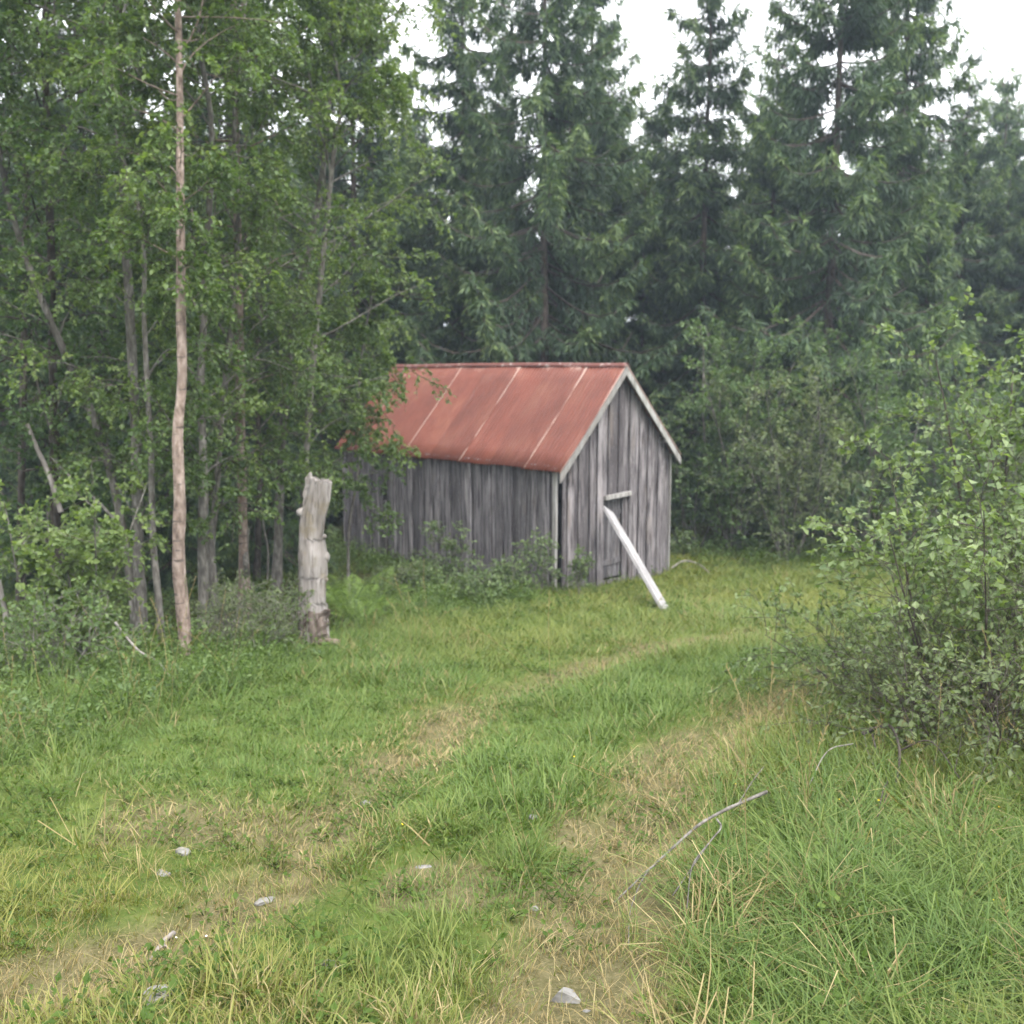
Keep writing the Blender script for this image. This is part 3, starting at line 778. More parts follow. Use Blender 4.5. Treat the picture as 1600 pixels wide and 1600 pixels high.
# the wood behind: one mass of spruces
wp, wsx, wi, wr_ = [], [], [], []
rg = np.random.default_rng(5)
for Y, stepx, kinds, sc in ((26.5, 1.7, (2,), 1.02), (29.8, 1.6, (2,), 1.2), (34, 2.0, (2,), 1.40), (38, 3.2, (0, 2, 1), .85), (45, 3.8, (0, 2, 0), .95), (54, 4.5, (0, 0, 2), 1.05), (66, 5.5, (0, 0), 1.1)):
    for X in np.arange(-Y * .85, Y * .85, stepx):
        x = X + rg.uniform(-.9, .9); y = Y + rg.uniform(-1.8, 1.8)
        k = kinds[rg.integers(len(kinds))]; s_ = sc * rg.uniform(.85, 1.1)
        z_ = gz1(x, y) - .1; r_ = rg.uniform(0, 6.28)
        for kk in (k, k + 3): wp.append((x, y, z_)); wsx.append((s_, s_, s_)); wi.append(kk); wr_.append((0, 0, r_))
scatter('forest', [SPR[k][j] for j in (1, 0) for k in (S_MID, S_SLIM, S_SMALL)], wp,
        wr_, wsx, wi, {},
        'dense dark spruce wood reaching back behind the clearing', 'forest')

# ---- broadleaved trees
def dec_tree(name, label, group, path, r0, top, crown0, Rc, nprim, seed, bark='bark_grey', leaf='leaf_birch', size=.052, wr=.72, m2=6, m3=5, m4=13, lean=(0, 0, 0), upw=.35, rtop=.012, tint=0.0, cat='tree', prof=.35):
    rg = np.random.default_rng(seed)
    pts = [at(*p) for p in path]
    last = pts[-1]; d = nrm(pts[-1] - pts[-2])
    if last[2] < top:
        n_ = 3
        for j in range(1, n_ + 1):
            u = j / n_; pts.append(np.array([last[0] + d[0] * .6 * u * (top - last[2]) * .5 + rg.normal(0, .08), last[1] + rg.normal(0, .08), last[2] + (top - last[2]) * u]))
    pts = np.array(pts); b0 = pts[0].copy(); b0[2] = gz1(b0[0], b0[1]) - .03
    pts[0][2] = b0[2] - .05
    t = thing(name, Vector(b0), label, cat, group)
    loc = pts - b0; P0 = spline(loc, 40)
    rad = np.interp(np.linspace(0, 1, 40), [0, .04, .15, 1], [r0 * 1.65, r0 * 1.15, r0, rtop])
    V, F = limb(loc, rad, 40, 12, .075, seed, cap=True)
    zr = P0[:, 2]; s0 = np.interp(crown0, zr, np.linspace(0, 1, 40))
    L0 = np.array([1.0])
    s = s0 + (.985 - s0) * (np.arange(nprim) + rg.random(nprim)) / nprim
    f = s * 39; i = np.clip(f.astype(int), 0, 38); f = f - i
    S = P0[i] * (1 - f)[:, None] + P0[i + 1] * f[:, None]
    az = np.arange(nprim) * 2.4 + rg.normal(0, .4, nprim)
    el = rg.normal(upw + .15, .25, nprim)
    D = nrm(np.stack([np.cos(az) * np.cos(el), np.sin(az) * np.cos(el), np.sin(el)], -1) + np.array(lean))
    u = (s - s0) / (1 - s0)
    L = Rc * (1 - .75 * np.abs(u - prof) / max(prof, 1 - prof)) * rg.uniform(.55, 1.2, nprim)
    P1 = grow(S, D, L, 6, wob=.10, rg=rg, droop=.16, bend=.06)
    S2, D2, L2, q2 = sprout(P1, L, m2, .3, 1, .75, .55, rg, .35); L2 = L2 + .10
    P2 = grow(S2, D2, L2, 5, wob=.09, rg=rg, droop=.28)
    S3, D3, L3, q3 = sprout(P2, L2, m3, .15, 1, .7, .55, rg, .3); L3 = L3 + .09
    P3 = grow(S3, D3, L3, 3, wob=.06, rg=rg, droop=.35)
    k1 = np.clip(.003 + .007 * L, .004, r0 * .4)
    V1, F1 = tubes(P1, k1[:, None] * np.linspace(1, .3, 6)[None], 5)
    Vt, Ft = join([(V[:40 * 12], F[:39 * 12]), (V1, F1)])
    link('trunk', mesh_np('trunk', Vt, Ft, MAT[bark], smooth=True), t)
    wood_ = [tubes(P2, np.full((len(P2), 5), .0045) * np.linspace(1, .5, 5), 3), tubes(P3, np.full((len(P3), 3), .002) * np.ones(3), 3)]
    pt = rg.normal(0, .13, nprim); t1 = .45 + tint + pt; t2 = np.repeat(t1, m2) + rg.normal(0, .06, nprim * m2); t3 = np.repeat(t2, m3)
    lv = [foliage_on(P3, m4, size, wr, rg, tint=t3[:, None]), foliage_on(P1, 10, size, wr, rg, smin=.25, tint=t1[:, None]), foliage_on(P2, 4, size, wr, rg, smin=.5, tint=t2[:, None])]
    link('crown', pack('crown', wood_, lv, MAT['bark_dark'], MAT[leaf]), t)
    return t

GL = 'broadleaved trees left of the shed'
Yb = og(290, 1034).y
dec_tree('birch_tree', 'birch with bare pinkish trunk, foremost of the trees left of the stump', GL, [(292, 1040, Yb), (287, 970, Yb), (279, 870, Yb), (281, 780, Yb), (278, 680, Yb + .02), (285, 590, Yb + .05), (283, 500, Yb + .15), (282, 300, Yb + .45), (280, 90, Yb + .95)], .058, 7.2, 3.2, 1.35, 44, 11, 'bark_birch', size=.054, rtop=.02, prof=.5)
Y2 = og(222, 992).y
dec_tree('alder_tree', 'thick grey trunk standing upright just left of the pinkish birch', GL, [(224, 1000, Y2), (218, 900, Y2), (214, 760, Y2), (207, 560, Y2 + .1), (193, 300, Y2 + .2), (186, 120, Y2 + .3)], .058, 6.8, 1.1, 1.6, 40, 12, 'bark_grey', 'leaf_birch', .054, rtop=.03)
dec_tree('alder_tree', 'slanting grey trunk leaning out to the left picture edge', GL, [(216, 985, Y2 + .1), (196, 850, Y2 + .15), (160, 690, Y2 + .2), (118, 590, Y2 + .25), (66, 470, Y2 + .3), (18, 330, Y2 + .35), (-10, 180, Y2 + .4)], .046, 5.4, 1.4, 1.3, 30, 13, 'bark_grey', 'leaf_birch', .054, rtop=.02)
Y3 = og(252, 1008).y
dec_tree('birch_tree', 'thin trunk squeezed between the grey trunk and the pinkish birch', GL, [(254, 1015, Y3), (248, 940, Y3), (239, 840, Y3 + .05), (236, 720, Y3 + .1), (226, 520, Y3 + .2)], .036, 5.2, 1.5, 1.0, 20, 14, 'bark_grey', 'leaf_birch', .054)
dec_tree('birch_tree', 'mottled trunk right behind the pinkish birch, covered with lichen', GL, [(318, 965, 11.3), (317, 860, 11.3), (318, 740, 11.3), (314, 600, 11.4), (322, 420, 11.5), (330, 200, 11.5)], .054, 7.5, 1.2, 1.5, 36, 15, 'bark_grey', 'leaf_birch', .054)
dec_tree('birch_tree', 'crooked slim trunk right of the lichen covered one', GL, [(338, 930, 12.0), (330, 860, 12.0), (337, 780, 12.0), (345, 660, 12.1), (360, 520, 12.2), (372, 330, 12.2)], .046, 7.0, 1.3, 1.55, 34, 16, 'bark_grey', 'leaf_birch', .054, lean=(.2, 0, 0))
dec_tree('rowan_tree', 'leafy tree whose bright foliage reaches in front of the roof corner', GL, [(470, 905, 13.3), (474, 800, 13.3), (482, 650, 13.3), (500, 450, 13.3), (520, 250, 13.3)], .05, 6.4, 1.7, 1.55, 56, 17, 'bark_grey', 'leaf_birch', .055, lean=(.05, -.1, .05), tint=.10)
dec_tree('rowan_tree', 'thin sapling rising before the dark left end of the shed wall', GL, [(543, 872, 14.2), (545, 830, 14.2), (556, 760, 14.2), (565, 680, 14.2)], .020, 3.0, 1.3, .75, 20, 18, 'bark_grey', 'leaf_birch', .054, lean=(.25, -.1, -.05), tint=.0)
dec_tree('birch_tree', 'light green birch whose crown borders the spruces left of centre', GL, [(430, 900, 14.6), (440, 700, 14.6), (460, 500, 14.6), (500, 300, 14.6), (520, 60, 14.6)], .06, 7.6, 2.3, 1.9, 60, 19, 'bark_grey', 'leaf_birch', .055, lean=(.12, -.05, 0), tint=.14)
dec_tree('birch_tree', 'birch crown filling the top left above the pinkish trunk', GL, [(380, 900, 13.0), (375, 600, 13.0), (370, 300, 13.0), (365, 20, 13.0)], .06, 8.0, 2.0, 2.0, 56, 20, 'bark_birch', 'leaf_birch', .055)
dec_tree('alder_tree', 'dark alder crown in the upper left corner', GL, [(90, 960, 12.2), (85, 700, 12.2), (80, 400, 12.2), (70, 60, 12.2)], .055, 7.4, 1.2, 1.9, 56, 21, 'bark_dark', 'leaf_alder', .058)
dec_tree('alder_tree', 'dark leafy alder at the left picture edge beyond the shrubs', GL, [(-90, 980, 11.2), (-95, 700, 11.2), (-90, 400, 11.2)], .05, 6.0, .5, 1.7, 50, 22, 'bark_dark', 'leaf_alder', .058)
dec_tree('alder_tree', 'shadowy alder behind the leaning trunk', GL, [(30, 930, 14.0), (35, 700, 14.0), (40, 420, 14.0)], .05, 6.6, .3, 2.0, 36, 23, 'bark_dark', 'leaf_alder', .062)
dec_tree('alder_tree', 'low dark alder filling the gloom between the trunks and the shed', GL, [(400, 880, 16.5), (405, 740, 16.5), (400, 560, 16.5)], .05, 4.6, .3, 1.9, 30, 24, 'bark_dark', 'leaf_alder', .062)

# ---- shrubs
def shrub(name, label, group, base, H, Rr, nstem, seed, leaf='leaf_bush', size=.05, wr=.7, m1=9, m2=6, m3=9, bark='bark_dark', lean=(0, 0, 0), tint=0.0, cat='shrub', z_from=.15, open_=.5, stemr=.012):
    rg = np.random.default_rng(seed)
    t = thing(name, base, label, cat, group)
    az = np.arange(nstem) * 2.4 + rg.normal(0, .3, nstem); tilt = open_ * np.sqrt((np.arange(nstem) + .5) / nstem)
    rad_ = Rr / H
    D = nrm(np.stack([np.cos(az) * tilt * rad_ * 1.6, np.sin(az) * tilt * rad_ * 1.6, np.ones(nstem)], -1) + np.array(lean))
    S = np.stack([np.cos(az), np.sin(az), 0 * az], -1) * (.05 + .1 * rg.random(nstem))[:, None] * min(1, Rr); S[:, 2] = -.06
    L = H * rg.uniform(.65, 1.08, nstem)
    P0 = grow(S, D, L, 8, wob=.06, rg=rg, droop=.05)
    S1, D1, L1, _ = sprout(P0, L * 0 + Rr * 1.25, m1, z_from, 1, .9, .8, rg, .2, up=.12)
    P1 = grow(S1, D1, L1, 5, wob=.1, rg=rg, droop=.15)
    S2, D2, L2, _ = sprout(P1, L1, m2, .15, 1, .75, .5, rg, .2); L2 = L2 + .06
    P2 = grow(S2, D2, L2, 3, wob=.07, rg=rg, droop=.15)
    st = tubes(P0, np.full((nstem, 1), stemr) * np.linspace(1.2, .35, 8)[None] * (H / 2) ** .5, 6)
    st2 = tubes(P1, np.full((len(P1), 1), .0035) * np.linspace(1, .4, 5)[None], 3)
    V, F = join([st, st2])
    link('stems', mesh_np('stems', V, F, MAT[bark], smooth=True), t)
    lv = [foliage_on(P2, m3, size, wr, rg, tint=.45 + tint), foliage_on(P1, 4, size, wr, rg, smin=.4, tint=.45 + tint)]
    link('foliage', pack('foliage', [tubes(P2, np.full((len(P2), 3), .0018) * np.ones(3), 3)], lv, MAT[bark], MAT[leaf]), t)
    return t
def gpos(px, Y):
    x = at(px, 800, Y)[0]; return Vector((x, Y, gz1(x, Y)))
G2 = 'shrubs in the clearing'
shrub('birch_bush', 'big leafy birch bush in front at the right picture edge, beside the track', G2, gpos(1535, 6.5), 1.90, .98, 9, 31, 'leaf_bush', .050, .78, 14, 6, 9, 'bark_dark', tint=.22, open_=.85, z_from=.03, stemr=.008)
shrub('birch_bush', 'taller birch bush rising out of the upper right picture edge', G2, gpos(1660, 7.6), 3.3, 1.25, 11, 32, 'leaf_bush', .052, .78, 15, 7, 9, 'bark_dark', tint=.12, open_=.6)
shrub('birch_bush', 'low spreading bush at the foot of the big birch bush, nearest the track', G2, gpos(1375, 7.2), .85, .80, 9, 33, 'leaf_bush', .042, .7, 9, 6, 8, 'bark_dark', tint=.16, open_=1.1)
shrub('birch_bush', 'dull olive bush under the big birch bush at the right picture edge', G2, gpos(1560, 5.7), 1.05, .85, 10, 34, 'leaf_willow', .042, .5, 10, 7, 9, 'bark_dark', tint=.12, stemr=.008, open_=.95, z_from=.04)
shrub('birch_bush', 'yellow green young birch bush at the left picture edge', G2, gpos(100, 9.4), 1.75, .62, 9, 35, 'leaf_birch', .058, .78, 11, 7, 9, 'bark_grey', tint=.30, open_=.7, z_from=.08)
shrub('birch_bush', 'lower dark bush in front of the yellow green young birch', G2, gpos(60, 8.3), .85, .7, 8, 36, 'leaf_birch', .046, .75, 8, 6, 7, 'bark_grey', tint=-.05, open_=.9)
shrub('willow_bush', 'fine leaved pale willow bush between the pinkish birch and the stump', G2, gpos(395, 9.9), .78, .58, 9, 37, 'leaf_willow', .038, .45, 8, 6, 8, 'bark_grey', open_=.9)
shrub('willow_bush', 'small pale willow bush at the foot of the mottled trunk', G2, gpos(345, 10.8), .75, .4, 6, 38, 'leaf_willow', .038, .5, 7, 5, 7, 'bark_grey', tint=.05)
G3 = 'willows at the edge of the wood'
shrub('willow_tree', 'grey green willow just right of the shed gable', G3, gpos(1150, 19.3), 4.6, 1.25, 9, 41, 'leaf_alder', .075, .6, 20, 7, 10, 'bark_grey', cat='willow', open_=.55, stemr=.012, z_from=.05, tint=.28)
shrub('willow_tree', 'olive willow with bare forked stems right of the grass path end', G3, gpos(1235, 18.6), 3.6, 1.4, 8, 42, 'leaf_willow', .068, .5, 20, 7, 10, 'bark_grey', cat='willow', open_=.75, stemr=.012, z_from=.05, tint=.14)
shrub('willow_tree', 'broad olive willow below the big dense spruce', G3, gpos(1345, 19.2), 3.9, 1.35, 8, 43, 'leaf_alder', .070, .55, 20, 7, 10, 'bark_grey', cat='willow', open_=.65, stemr=.012, z_from=.05, tint=.20)
shrub('willow_tree', 'small dark willow against the right corner of the shed', G3, gpos(1085, 19.8), 2.4, .8, 7, 44, 'leaf_alder', .065, .6, 10, 6, 8, 'bark_grey', cat='willow')
shrub('willow_tree', 'dark willow thicket behind the big birch bush', G3, gpos(1500, 18.8), 3.4, 1.4, 8, 45, 'leaf_alder', .07, .55, 13, 6, 9, 'bark_grey', cat='willow', tint=.04)
shrub('willow_tree', 'willow thicket behind the right picture edge', G3, gpos(1640, 17.0), 3.2, 1.3, 8, 46, 'leaf_willow', .065, .55, 13, 6, 9, 'bark_grey', cat='willow')
G4 = 'young shoots along the shed wall'
for i, (px, Y, h, r_, ns, lab) in enumerate([
        (838, 15.0, .85, .30, 5, 'leafy sapling brushing the near corner of the shed'),
        (700, 15.9, .95, .34, 6, 'leafy sapling in front of the middle of the side wall'),
        (785, 14.6, .62, .32, 5, 'low sapling with a pale stem under the side wall'),
        (655, 15.2, .55, .38, 6, 'low bush between the fern and the side wall'),
        (905, 14.9, .75, .20, 3, 'sparse sapling in front of the left part of the gable'),
        (745, 14.2, .40, .30, 6, 'ground hugging bush below the shed wall'),
        (610, 14.8, .50, .34, 6, 'pinkish leaved low bush right of the ferns'),
        (1065, 18.6, .40, .25, 5, 'bright green tuft of leaves at the right shed corner')]):
    shrub('sapling', lab, G4, gpos(px, Y), h * 1.15, r_ * 1.2, ns + 1, 60 + i, 'leaf_bush' if i != 6 else 'leaf_willow', .052, .68, 6, 5, 5, 'bark_grey', stemr=.010, tint=.05, z_from=.3 if i in (0, 1, 4) else .1)

# ---- ferns
def frond_mesh(seed):
    rg = np.random.default_rng(seed); L = .62; n = 24
    s = np.linspace(.12, 1, n)
    x = s * L * .82; z = .42 * np.sin(s * 1.9) * L
    mid = np.stack([x, 0 * x, z], -1); T = nrm(np.gradient(mid, axis=0))
    w_ = .17 * np.sin(np.clip(s * 1.05, 0, 1) * np.pi * .93 + .12) ** .8 + .01
    S, D, N, LL, WW = [], [], [], [], []
    for sg in (1, -1):
        for i in range(n):
            S.append(mid[i]); D.append(nrm(np.array([.35, sg, -.18]) + T[i] * .25 + rg.normal(0, .05, 3))); N.append([-.3, 0, 1.]); LL.append(w_[i]); WW.append(.010)
    V, F = leaves(np.array(S), np.array(D), np.array(N), np.array(LL), np.array(WW), .1)
    t = np.repeat(np.clip(rg.normal(.55, .12, len(S)), 0, 1), 4)
    sp = np.stack([np.linspace(0, 1, 12) * L * .82, np.zeros(12), .42 * np.sin(np.linspace(0, 1, 12) * 1.9) * L], -1)
    return pack('frond', [tubes(sp[None], np.full((1, 12), .004), 3)], [(V, F, t)], MAT['leaf_fern'], MAT['leaf_fern'])
FR = [frond_mesh(i) for i in range(3)]
for i, (px, Y, sc, lab) in enumerate([(545, 12.4, 1.15, 'tall bright fern right of the stump'), (585, 12.9, 1.05, 'fern beside the tall one, nearer the shed wall'), (560, 11.7, .75, 'small fern low in the grass behind the stump'), (525, 13.4, 1.0, 'fern at the dark foot of the rowan')]):
    b = gpos(px, Y); t = thing('fern', b, lab, 'fern', 'ferns by the stump'); rg = np.random.default_rng(80 + i)
    for k in range(9):
        f = link('frond', FR[k % 3], t); f.rotation_euler = (rg.normal(0, .1), -rg.uniform(-.05, .6), k * 2.4 + rg.normal(0, .2)); f.scale = (sc * rg.uniform(.8, 1.15),) * 3

# ---- dead sticks, fallen branches
def stick(name, label, pts, r0, r1, mat='twig_dead', cat='stick', twigs=(), seed=0, group=None):
    pts = np.array(pts); b = Vector(pts[0])
    V, F = limb(pts - pts[0], [r0, (r0 + r1) / 2, r1], 20, 7, .09, seed)
    o = thing(name, b, label, cat, group)
    link('stem', mesh_quads_fix('stem', V, F, MAT[mat]), o)
    for i, (tp, a, b_) in enumerate(twigs):
        V, F = limb(np.array(tp) - pts[0], [a, (a + b_) / 2, b_], 14, 5, .1, seed + i + 1)
        link('twig', mesh_quads_fix('twig', V, F, MAT[mat]), o)
    return o
def gp(px, py, dz=.0):
    p = og(px, py); return np.array([p.x, p.y, p.z + dz])
def a3(px, py, Y): return np.array(at(px, py, Y))
yb = gp(1085, 1350)[1]
stick('fallen_branch', 'bare grey branch lying across the grass in front, forked at its middle',
      [gp(960, 1394, .02), gp(1045, 1372, .10), gp(1105, 1352, .17), gp(1195, 1318, .20)], .004, .008, 'bark_grey',
      twigs=[([gp(1118, 1350, .16), gp(1124, 1372, .17), gp(1104, 1402, .18), gp(1050, 1442, .10)], .005, .0025),
             ([gp(1104, 1402, .18), gp(1080, 1425, .16), gp(1072, 1470, .10)], .004, .002),
             ([gp(1030, 1378, .09), gp(1005, 1410, .12), gp(985, 1440, .08), gp(982, 1480, .04)], .003, .0015),
             ([gp(1150, 1336, .18), gp(1172, 1322, .26), gp(1190, 1308, .30)], .003, .0015)], seed=3)
stick('fallen_branch', 'dark crooked branch arching out of the grass below the birch bush',
      [gp(1345, 1200, .18), gp(1385, 1215, .28), gp(1402, 1245, .22), gp(1395, 1260, .02)], .010, .006, 'bark_dark',
      twigs=[([gp(1360, 1205, .2), gp(1368, 1240, .2), gp(1385, 1265, .1), gp(1365, 1330, .05)], .006, .003),
             ([gp(1400, 1235, .2), gp(1450, 1236, .25), gp(1500, 1255, .1)], .006, .003),
             ([gp(1488, 1250, .12), gp(1495, 1235, .2), gp(1500, 1215, .28)], .004, .002),
             ([gp(1385, 1265, .1), gp(1376, 1300, .15), gp(1355, 1380, .02)], .004, .0015)], seed=9)
stick('fallen_branch', 'thin grey branch bridging the grass left of the arching dark one',
      [gp(1330, 1225, .2), gp(1290, 1238, .2), gp(1262, 1265, .08)], .004, .002, seed=19)
stick('dead_stick', 'long bare stick slanting into the undergrowth left of the pinkish birch', [a3(180, 973, 8.9), a3(215, 1015, 8.6), gp(250, 1060, .12), gp(290, 1100, .02)], .012, .006, seed=5)
stick('dead_stick', 'pale broken stick leaning among the shrubs at far left', [a3(95, 800, 11), a3(78, 745, 11), a3(60, 705, 11), a3(42, 662, 11)], .030, .022, seed=6)
stick('dead_stick', 'thin dead stem with a light sawn tip left of the stump', [gp(384, 925, -.05), a3(385, 900, 13), a3(384, 860, 13), a3(386, 825, 13)], .042, .034, 'bark_grey', seed=7)
stick('dead_stick', 'white birch stem stub at the left picture edge', [gp(20, 1025, -.05), a3(12, 985, 9.3), a3(6, 945, 9.3), a3(-4, 900, 9.3)], .028, .022, 'twig_dead', seed=8)
for i, (x0, y0, x1, y1, Y, lab) in enumerate([(418, 905, 410, 790, 14.2, 'thin bare sapling stem left of the stump, straight one'), (432, 900, 440, 780, 14.6, 'thin bare sapling stem left of the stump, curving one'), (100, 780, 50, 560, 11.6, 'dead leaning stem in the gloom at left'), (195, 830, 80, 715, 10.6, 'bare twig slanting across the leaning trunk')]):
    stick('dead_stick', lab, [a3(x0, y0, Y), a3(x0 * .6 + x1 * .4 + 4, y0 * .6 + y1 * .4, Y), a3(x0 * .3 + x1 * .7, y0 * .3 + y1 * .7, Y + .1), a3(x1, y1, Y + .1)], .018, .008, 'bark_grey', seed=40 + i)
stick('wood_chunk', 'whitish weathered piece of wood lying in the short grass at lower left', [gp(232, 1462, .005), gp(243, 1446, .014), gp(256, 1433, .016), gp(270, 1424, .02)], .006, .011, 'twig_dead', 'wood', seed=11, twigs=[([gp(247, 1442, .014), gp(255, 1441, .02), gp(263, 1444, .012)], .006, .003)])
stick('dead_stick', 'grey dead branch lying at the edge of the wood right of the shed', [gp(1048, 893, .03), gp(1068, 888, .09), gp(1090, 889, .07), gp(1108, 896, .02)], .022, .010, 'twig_dead', seed=12)

# ---- stones
def stone(px, py, wpx, hk, label, seed, sink=.35, rz=0):
    p = og(px, py); dist = math.hypot(p.y, EYE - p.z); r = wpx / FPX * dist / 2
    bm = bmesh.new(); bmesh.ops.create_icosphere(bm, subdivisions=3, radius=1)
    rg = np.random.default_rng(seed); pl = nrm(rg.normal(size=(14, 3))); dd = rg.uniform(.45, .85, 14)
    for v in bm.verts:
        c = np.array(v.co)
        for a, d_ in zip(pl, dd):
            e = c @ a - d_
            if e > 0: c = c - a * e * .97
        c = c * (1 + rg.normal(0, .012)); v.co = Vector((c[0] * r, c[1] * r * .8, c[2] * r * hk))
    me = bpy.data.meshes.new('stone'); bm.to_mesh(me); bm.free(); me.materials.append(MAT['stone'])
    for q in me.polygons: q.use_smooth = False
    o = link('stone', me, None, (p.x, p.y, p.z + r * hk * (1 - 2 * sink) * .35 - .002), (0, 0, rz))
    return tag(o, label, 'stone', 'stones in the worn track')
stone(885, 1540, 62, .62, 'largest pale stone at bottom centre beside the long grass', 1, .25)
stone(518, 1509, 36, .7, 'whitish stone with a dark hollow behind it, left of bottom centre', 2, .25)
stone(243, 1552, 66, .35, 'flat broad grey stone near the lower left corner', 3, .35)
stone(415, 1382, 38, .45, 'flat pale stone in the worn patch left of centre', 4, .35)
stone(284, 1330, 28, .6, 'small grey stone, upper of the pair above the wood piece', 5)
stone(254, 1356, 24, .7, 'small pale stone, lower of the pair above the wood piece', 6)
stone(568, 1249, 26, .5, 'small flat stone farthest up the left wheel track', 7)
stone(835, 1410, 16, .7, 'tiny white stone in the bare patch at centre', 8)
stone(662, 1356, 26, .4, 'low stone almost hidden in dry grass left of centre', 9)
stone(918, 1560, 14, .7, 'pebble just right of the largest pale stone', 10)
stone(832, 1292, 22, .5, 'greyish stone in the grassy middle strip', 12)
stone(1270, 1563, 20, .6, 'small beige dropping in the long grass at lower right', 13, .1)  # this pair are droppings, shaped with the stone builder
stone(1293, 1568, 16, .7, 'second small beige dropping in the long grass at lower right', 14, .1)

# ------------------------------------------------------------------ grass and ground cover
def tuft(seed, n, l0, l1, w0, spread, lean, curl, lod=0):
    rg = np.random.default_rng(seed); k = 4
    az = rg.uniform(0, 6.283, n); rr = spread * np.sqrt(rg.random(n)); a2 = az + rg.normal(0, .7, n)
    B = np.stack([rr * np.cos(az), rr * np.sin(az), 0 * az - .01], -1)
    L = rg.uniform(l0, l1, n); ln = np.abs(rg.normal(0, 1, n)) * lean * .6 + lean * .4
    h = np.stack([np.cos(a2), np.sin(a2), 0 * az], -1); sdv = np.stack([-np.sin(a2), np.cos(a2), 0 * az], -1)
    pts = []; p = B.copy(); pts.append(p)
    for j in range(1, k):
        ang = np.clip(ln * .5 + (ln * .5 + curl * rg.uniform(.4, 1.4, n)) * (j - .5) / (k - 1), 0, 2.2)
        p = p + (h * np.sin(ang)[:, None] + np.array([0, 0, 1.]) * np.cos(ang)[:, None]) * (L / (k - 1))[:, None]; pts.append(p)
    P = np.stack(pts, 1); tw = rg.normal(0, .5, (n, 1, 1)); sd3 = sdv[:, None] * np.cos(tw) + h[:, None] * np.sin(tw)
    wr_ = rg.uniform(.7, 1.3, n)[:, None]
    if lod == 0: ks, wk, tf = [0, 1, 2], [.8, 1, .75], [[0, 3, 4], [0, 4, 1], [1, 4, 5], [1, 5, 2], [2, 5, 6]]
    elif lod == 1: ks, wk, tf = [0, 2], [.9, .9], [[0, 2, 3], [0, 3, 1], [1, 3, 4]]
    else: ks, wk, tf = [0], [1.3], [[0, 1, 2]]
    Q = P[:, ks]; wv = w0 * wr_ * np.array(wk)[None]
    V = np.concatenate([Q + sd3 * wv[..., None] * .5, Q - sd3 * wv[..., None] * .5, P[:, 3:]], 1)
    m = V.shape[1]; F = np.arange(n)[:, None, None] * m + np.array(tf)[None]
    return V.reshape(-1, 3), F.reshape(-1, 3), np.repeat(rg.random(n), m), np.repeat(rg.random(n), m)
def stalks(seed, n, l0, l1):
    rg = np.random.default_rng(seed)
    S, D, N, LL, WW, P = [], [], [], [], [], []
    for i in range(n):
        a = rg.uniform(0, 6.28); ln = abs(rg.normal(.1, .22)); L = rg.uniform(l0, l1); b = np.array([rg.normal(0, .05), rg.normal(0, .05), 0])
        q = [b + np.array([math.cos(a) * math.sin(ln * (.3 + u)), math.sin(a) * math.sin(ln * (.3 + u)), math.cos(ln * (.3 + u))]) * L * u for u in np.linspace(0, 1, 6)]; P.append(q)
        for j in range(12):
            u = .78 + .22 * j / 12; p = np.array(q[4]) * (1 - (u - .8) / .2) + np.array(q[5]) * ((u - .8) / .2)
            S.append(p); D.append(nrm(np.array([rg.normal(0, .5), rg.normal(0, .5), 1.]))); N.append(rg.normal(size=3)); LL.append(rg.uniform(.012, .03)); WW.append(.004)
    V1, F1 = tubes(np.array(P), np.full((n, 6), .0012), 3)
    V2, F2 = leaves(np.array(S), np.array(D), np.array(N), np.array(LL), np.array(WW), .1)
    V = np.concatenate([V1, V2]); F = np.concatenate([tri(F1), F2 + len(V1)])
    return V, F, rg.random(len(V)) * .4 + .3, np.full(len(V), .3)
def tuft_set(lod):
    m = (.95, .6, .5)[lod]; w_ = (1.0, 1.25, 1.5)[lod]
    T = lambda sd, n, a, b, w0, *r: tuft(sd, max(5, int(n * m)), a, b, w0 * w_, *r, lod=lod)
    return [T(1, 20, .022, .060, .0030, .060, .6, .5), T(2, 20, .028, .070, .0030, .065, .75, .6), T(3, 17, .020, .055, .0034, .055, .95, .6),     # 0-2 short
            T(4, 20, .06, .14, .0034, .055, .45, .8), T(5, 20, .07, .17, .0036, .060, .55, 1.0), T(6, 18, .05, .12, .0032, .050, .4, .6),          # 3-5 medium
            T(7, 32, .20, .40, .0034, .075, .6, 1.7), T(8, 32, .22, .45, .0034, .085, .75, 1.9), T(9, 28, .16, .34, .0032, .065, .45, 1.4),        # 6-8 long
            T(10, 11, .06, .20, .0020, .12, 1.35, .3), T(11, 11, .05, .16, .0020, .12, 1.45, .2),                                               # 9-10 lying straw
            stalks(12, 3, .38, .66), stalks(13, 2, .40, .75)]                                                                                # 11-12 seed stalks
def in_shed(x, y):
    c, s = math.cos(TH), math.sin(TH); dx, dy = x - SH[0], y - SH[1]
    u = c * dx + s * dy; v = -s * dx + c * dy
    return (u > -.06) & (u < WD + .06) & (v > -.06) & (v < LN + .06)
def sample(y0, y1, dens, rg, margin=.9, k=.52):
    A = (y1 - y0) * 2 * (k * y1 + margin); n = int(A * dens)
    y = rg.uniform(y0, y1, n); x = rg.uniform(-1, 1, n) * (k * y1 + margin)
    ok = (np.abs(x) < k * y + margin) & ~in_shed(x, y); return x[ok], y[ok]
rg = np.random.default_rng(17)
GV, GF, GA, go_ = [], [], [], 0; TG = og(590, 1005)
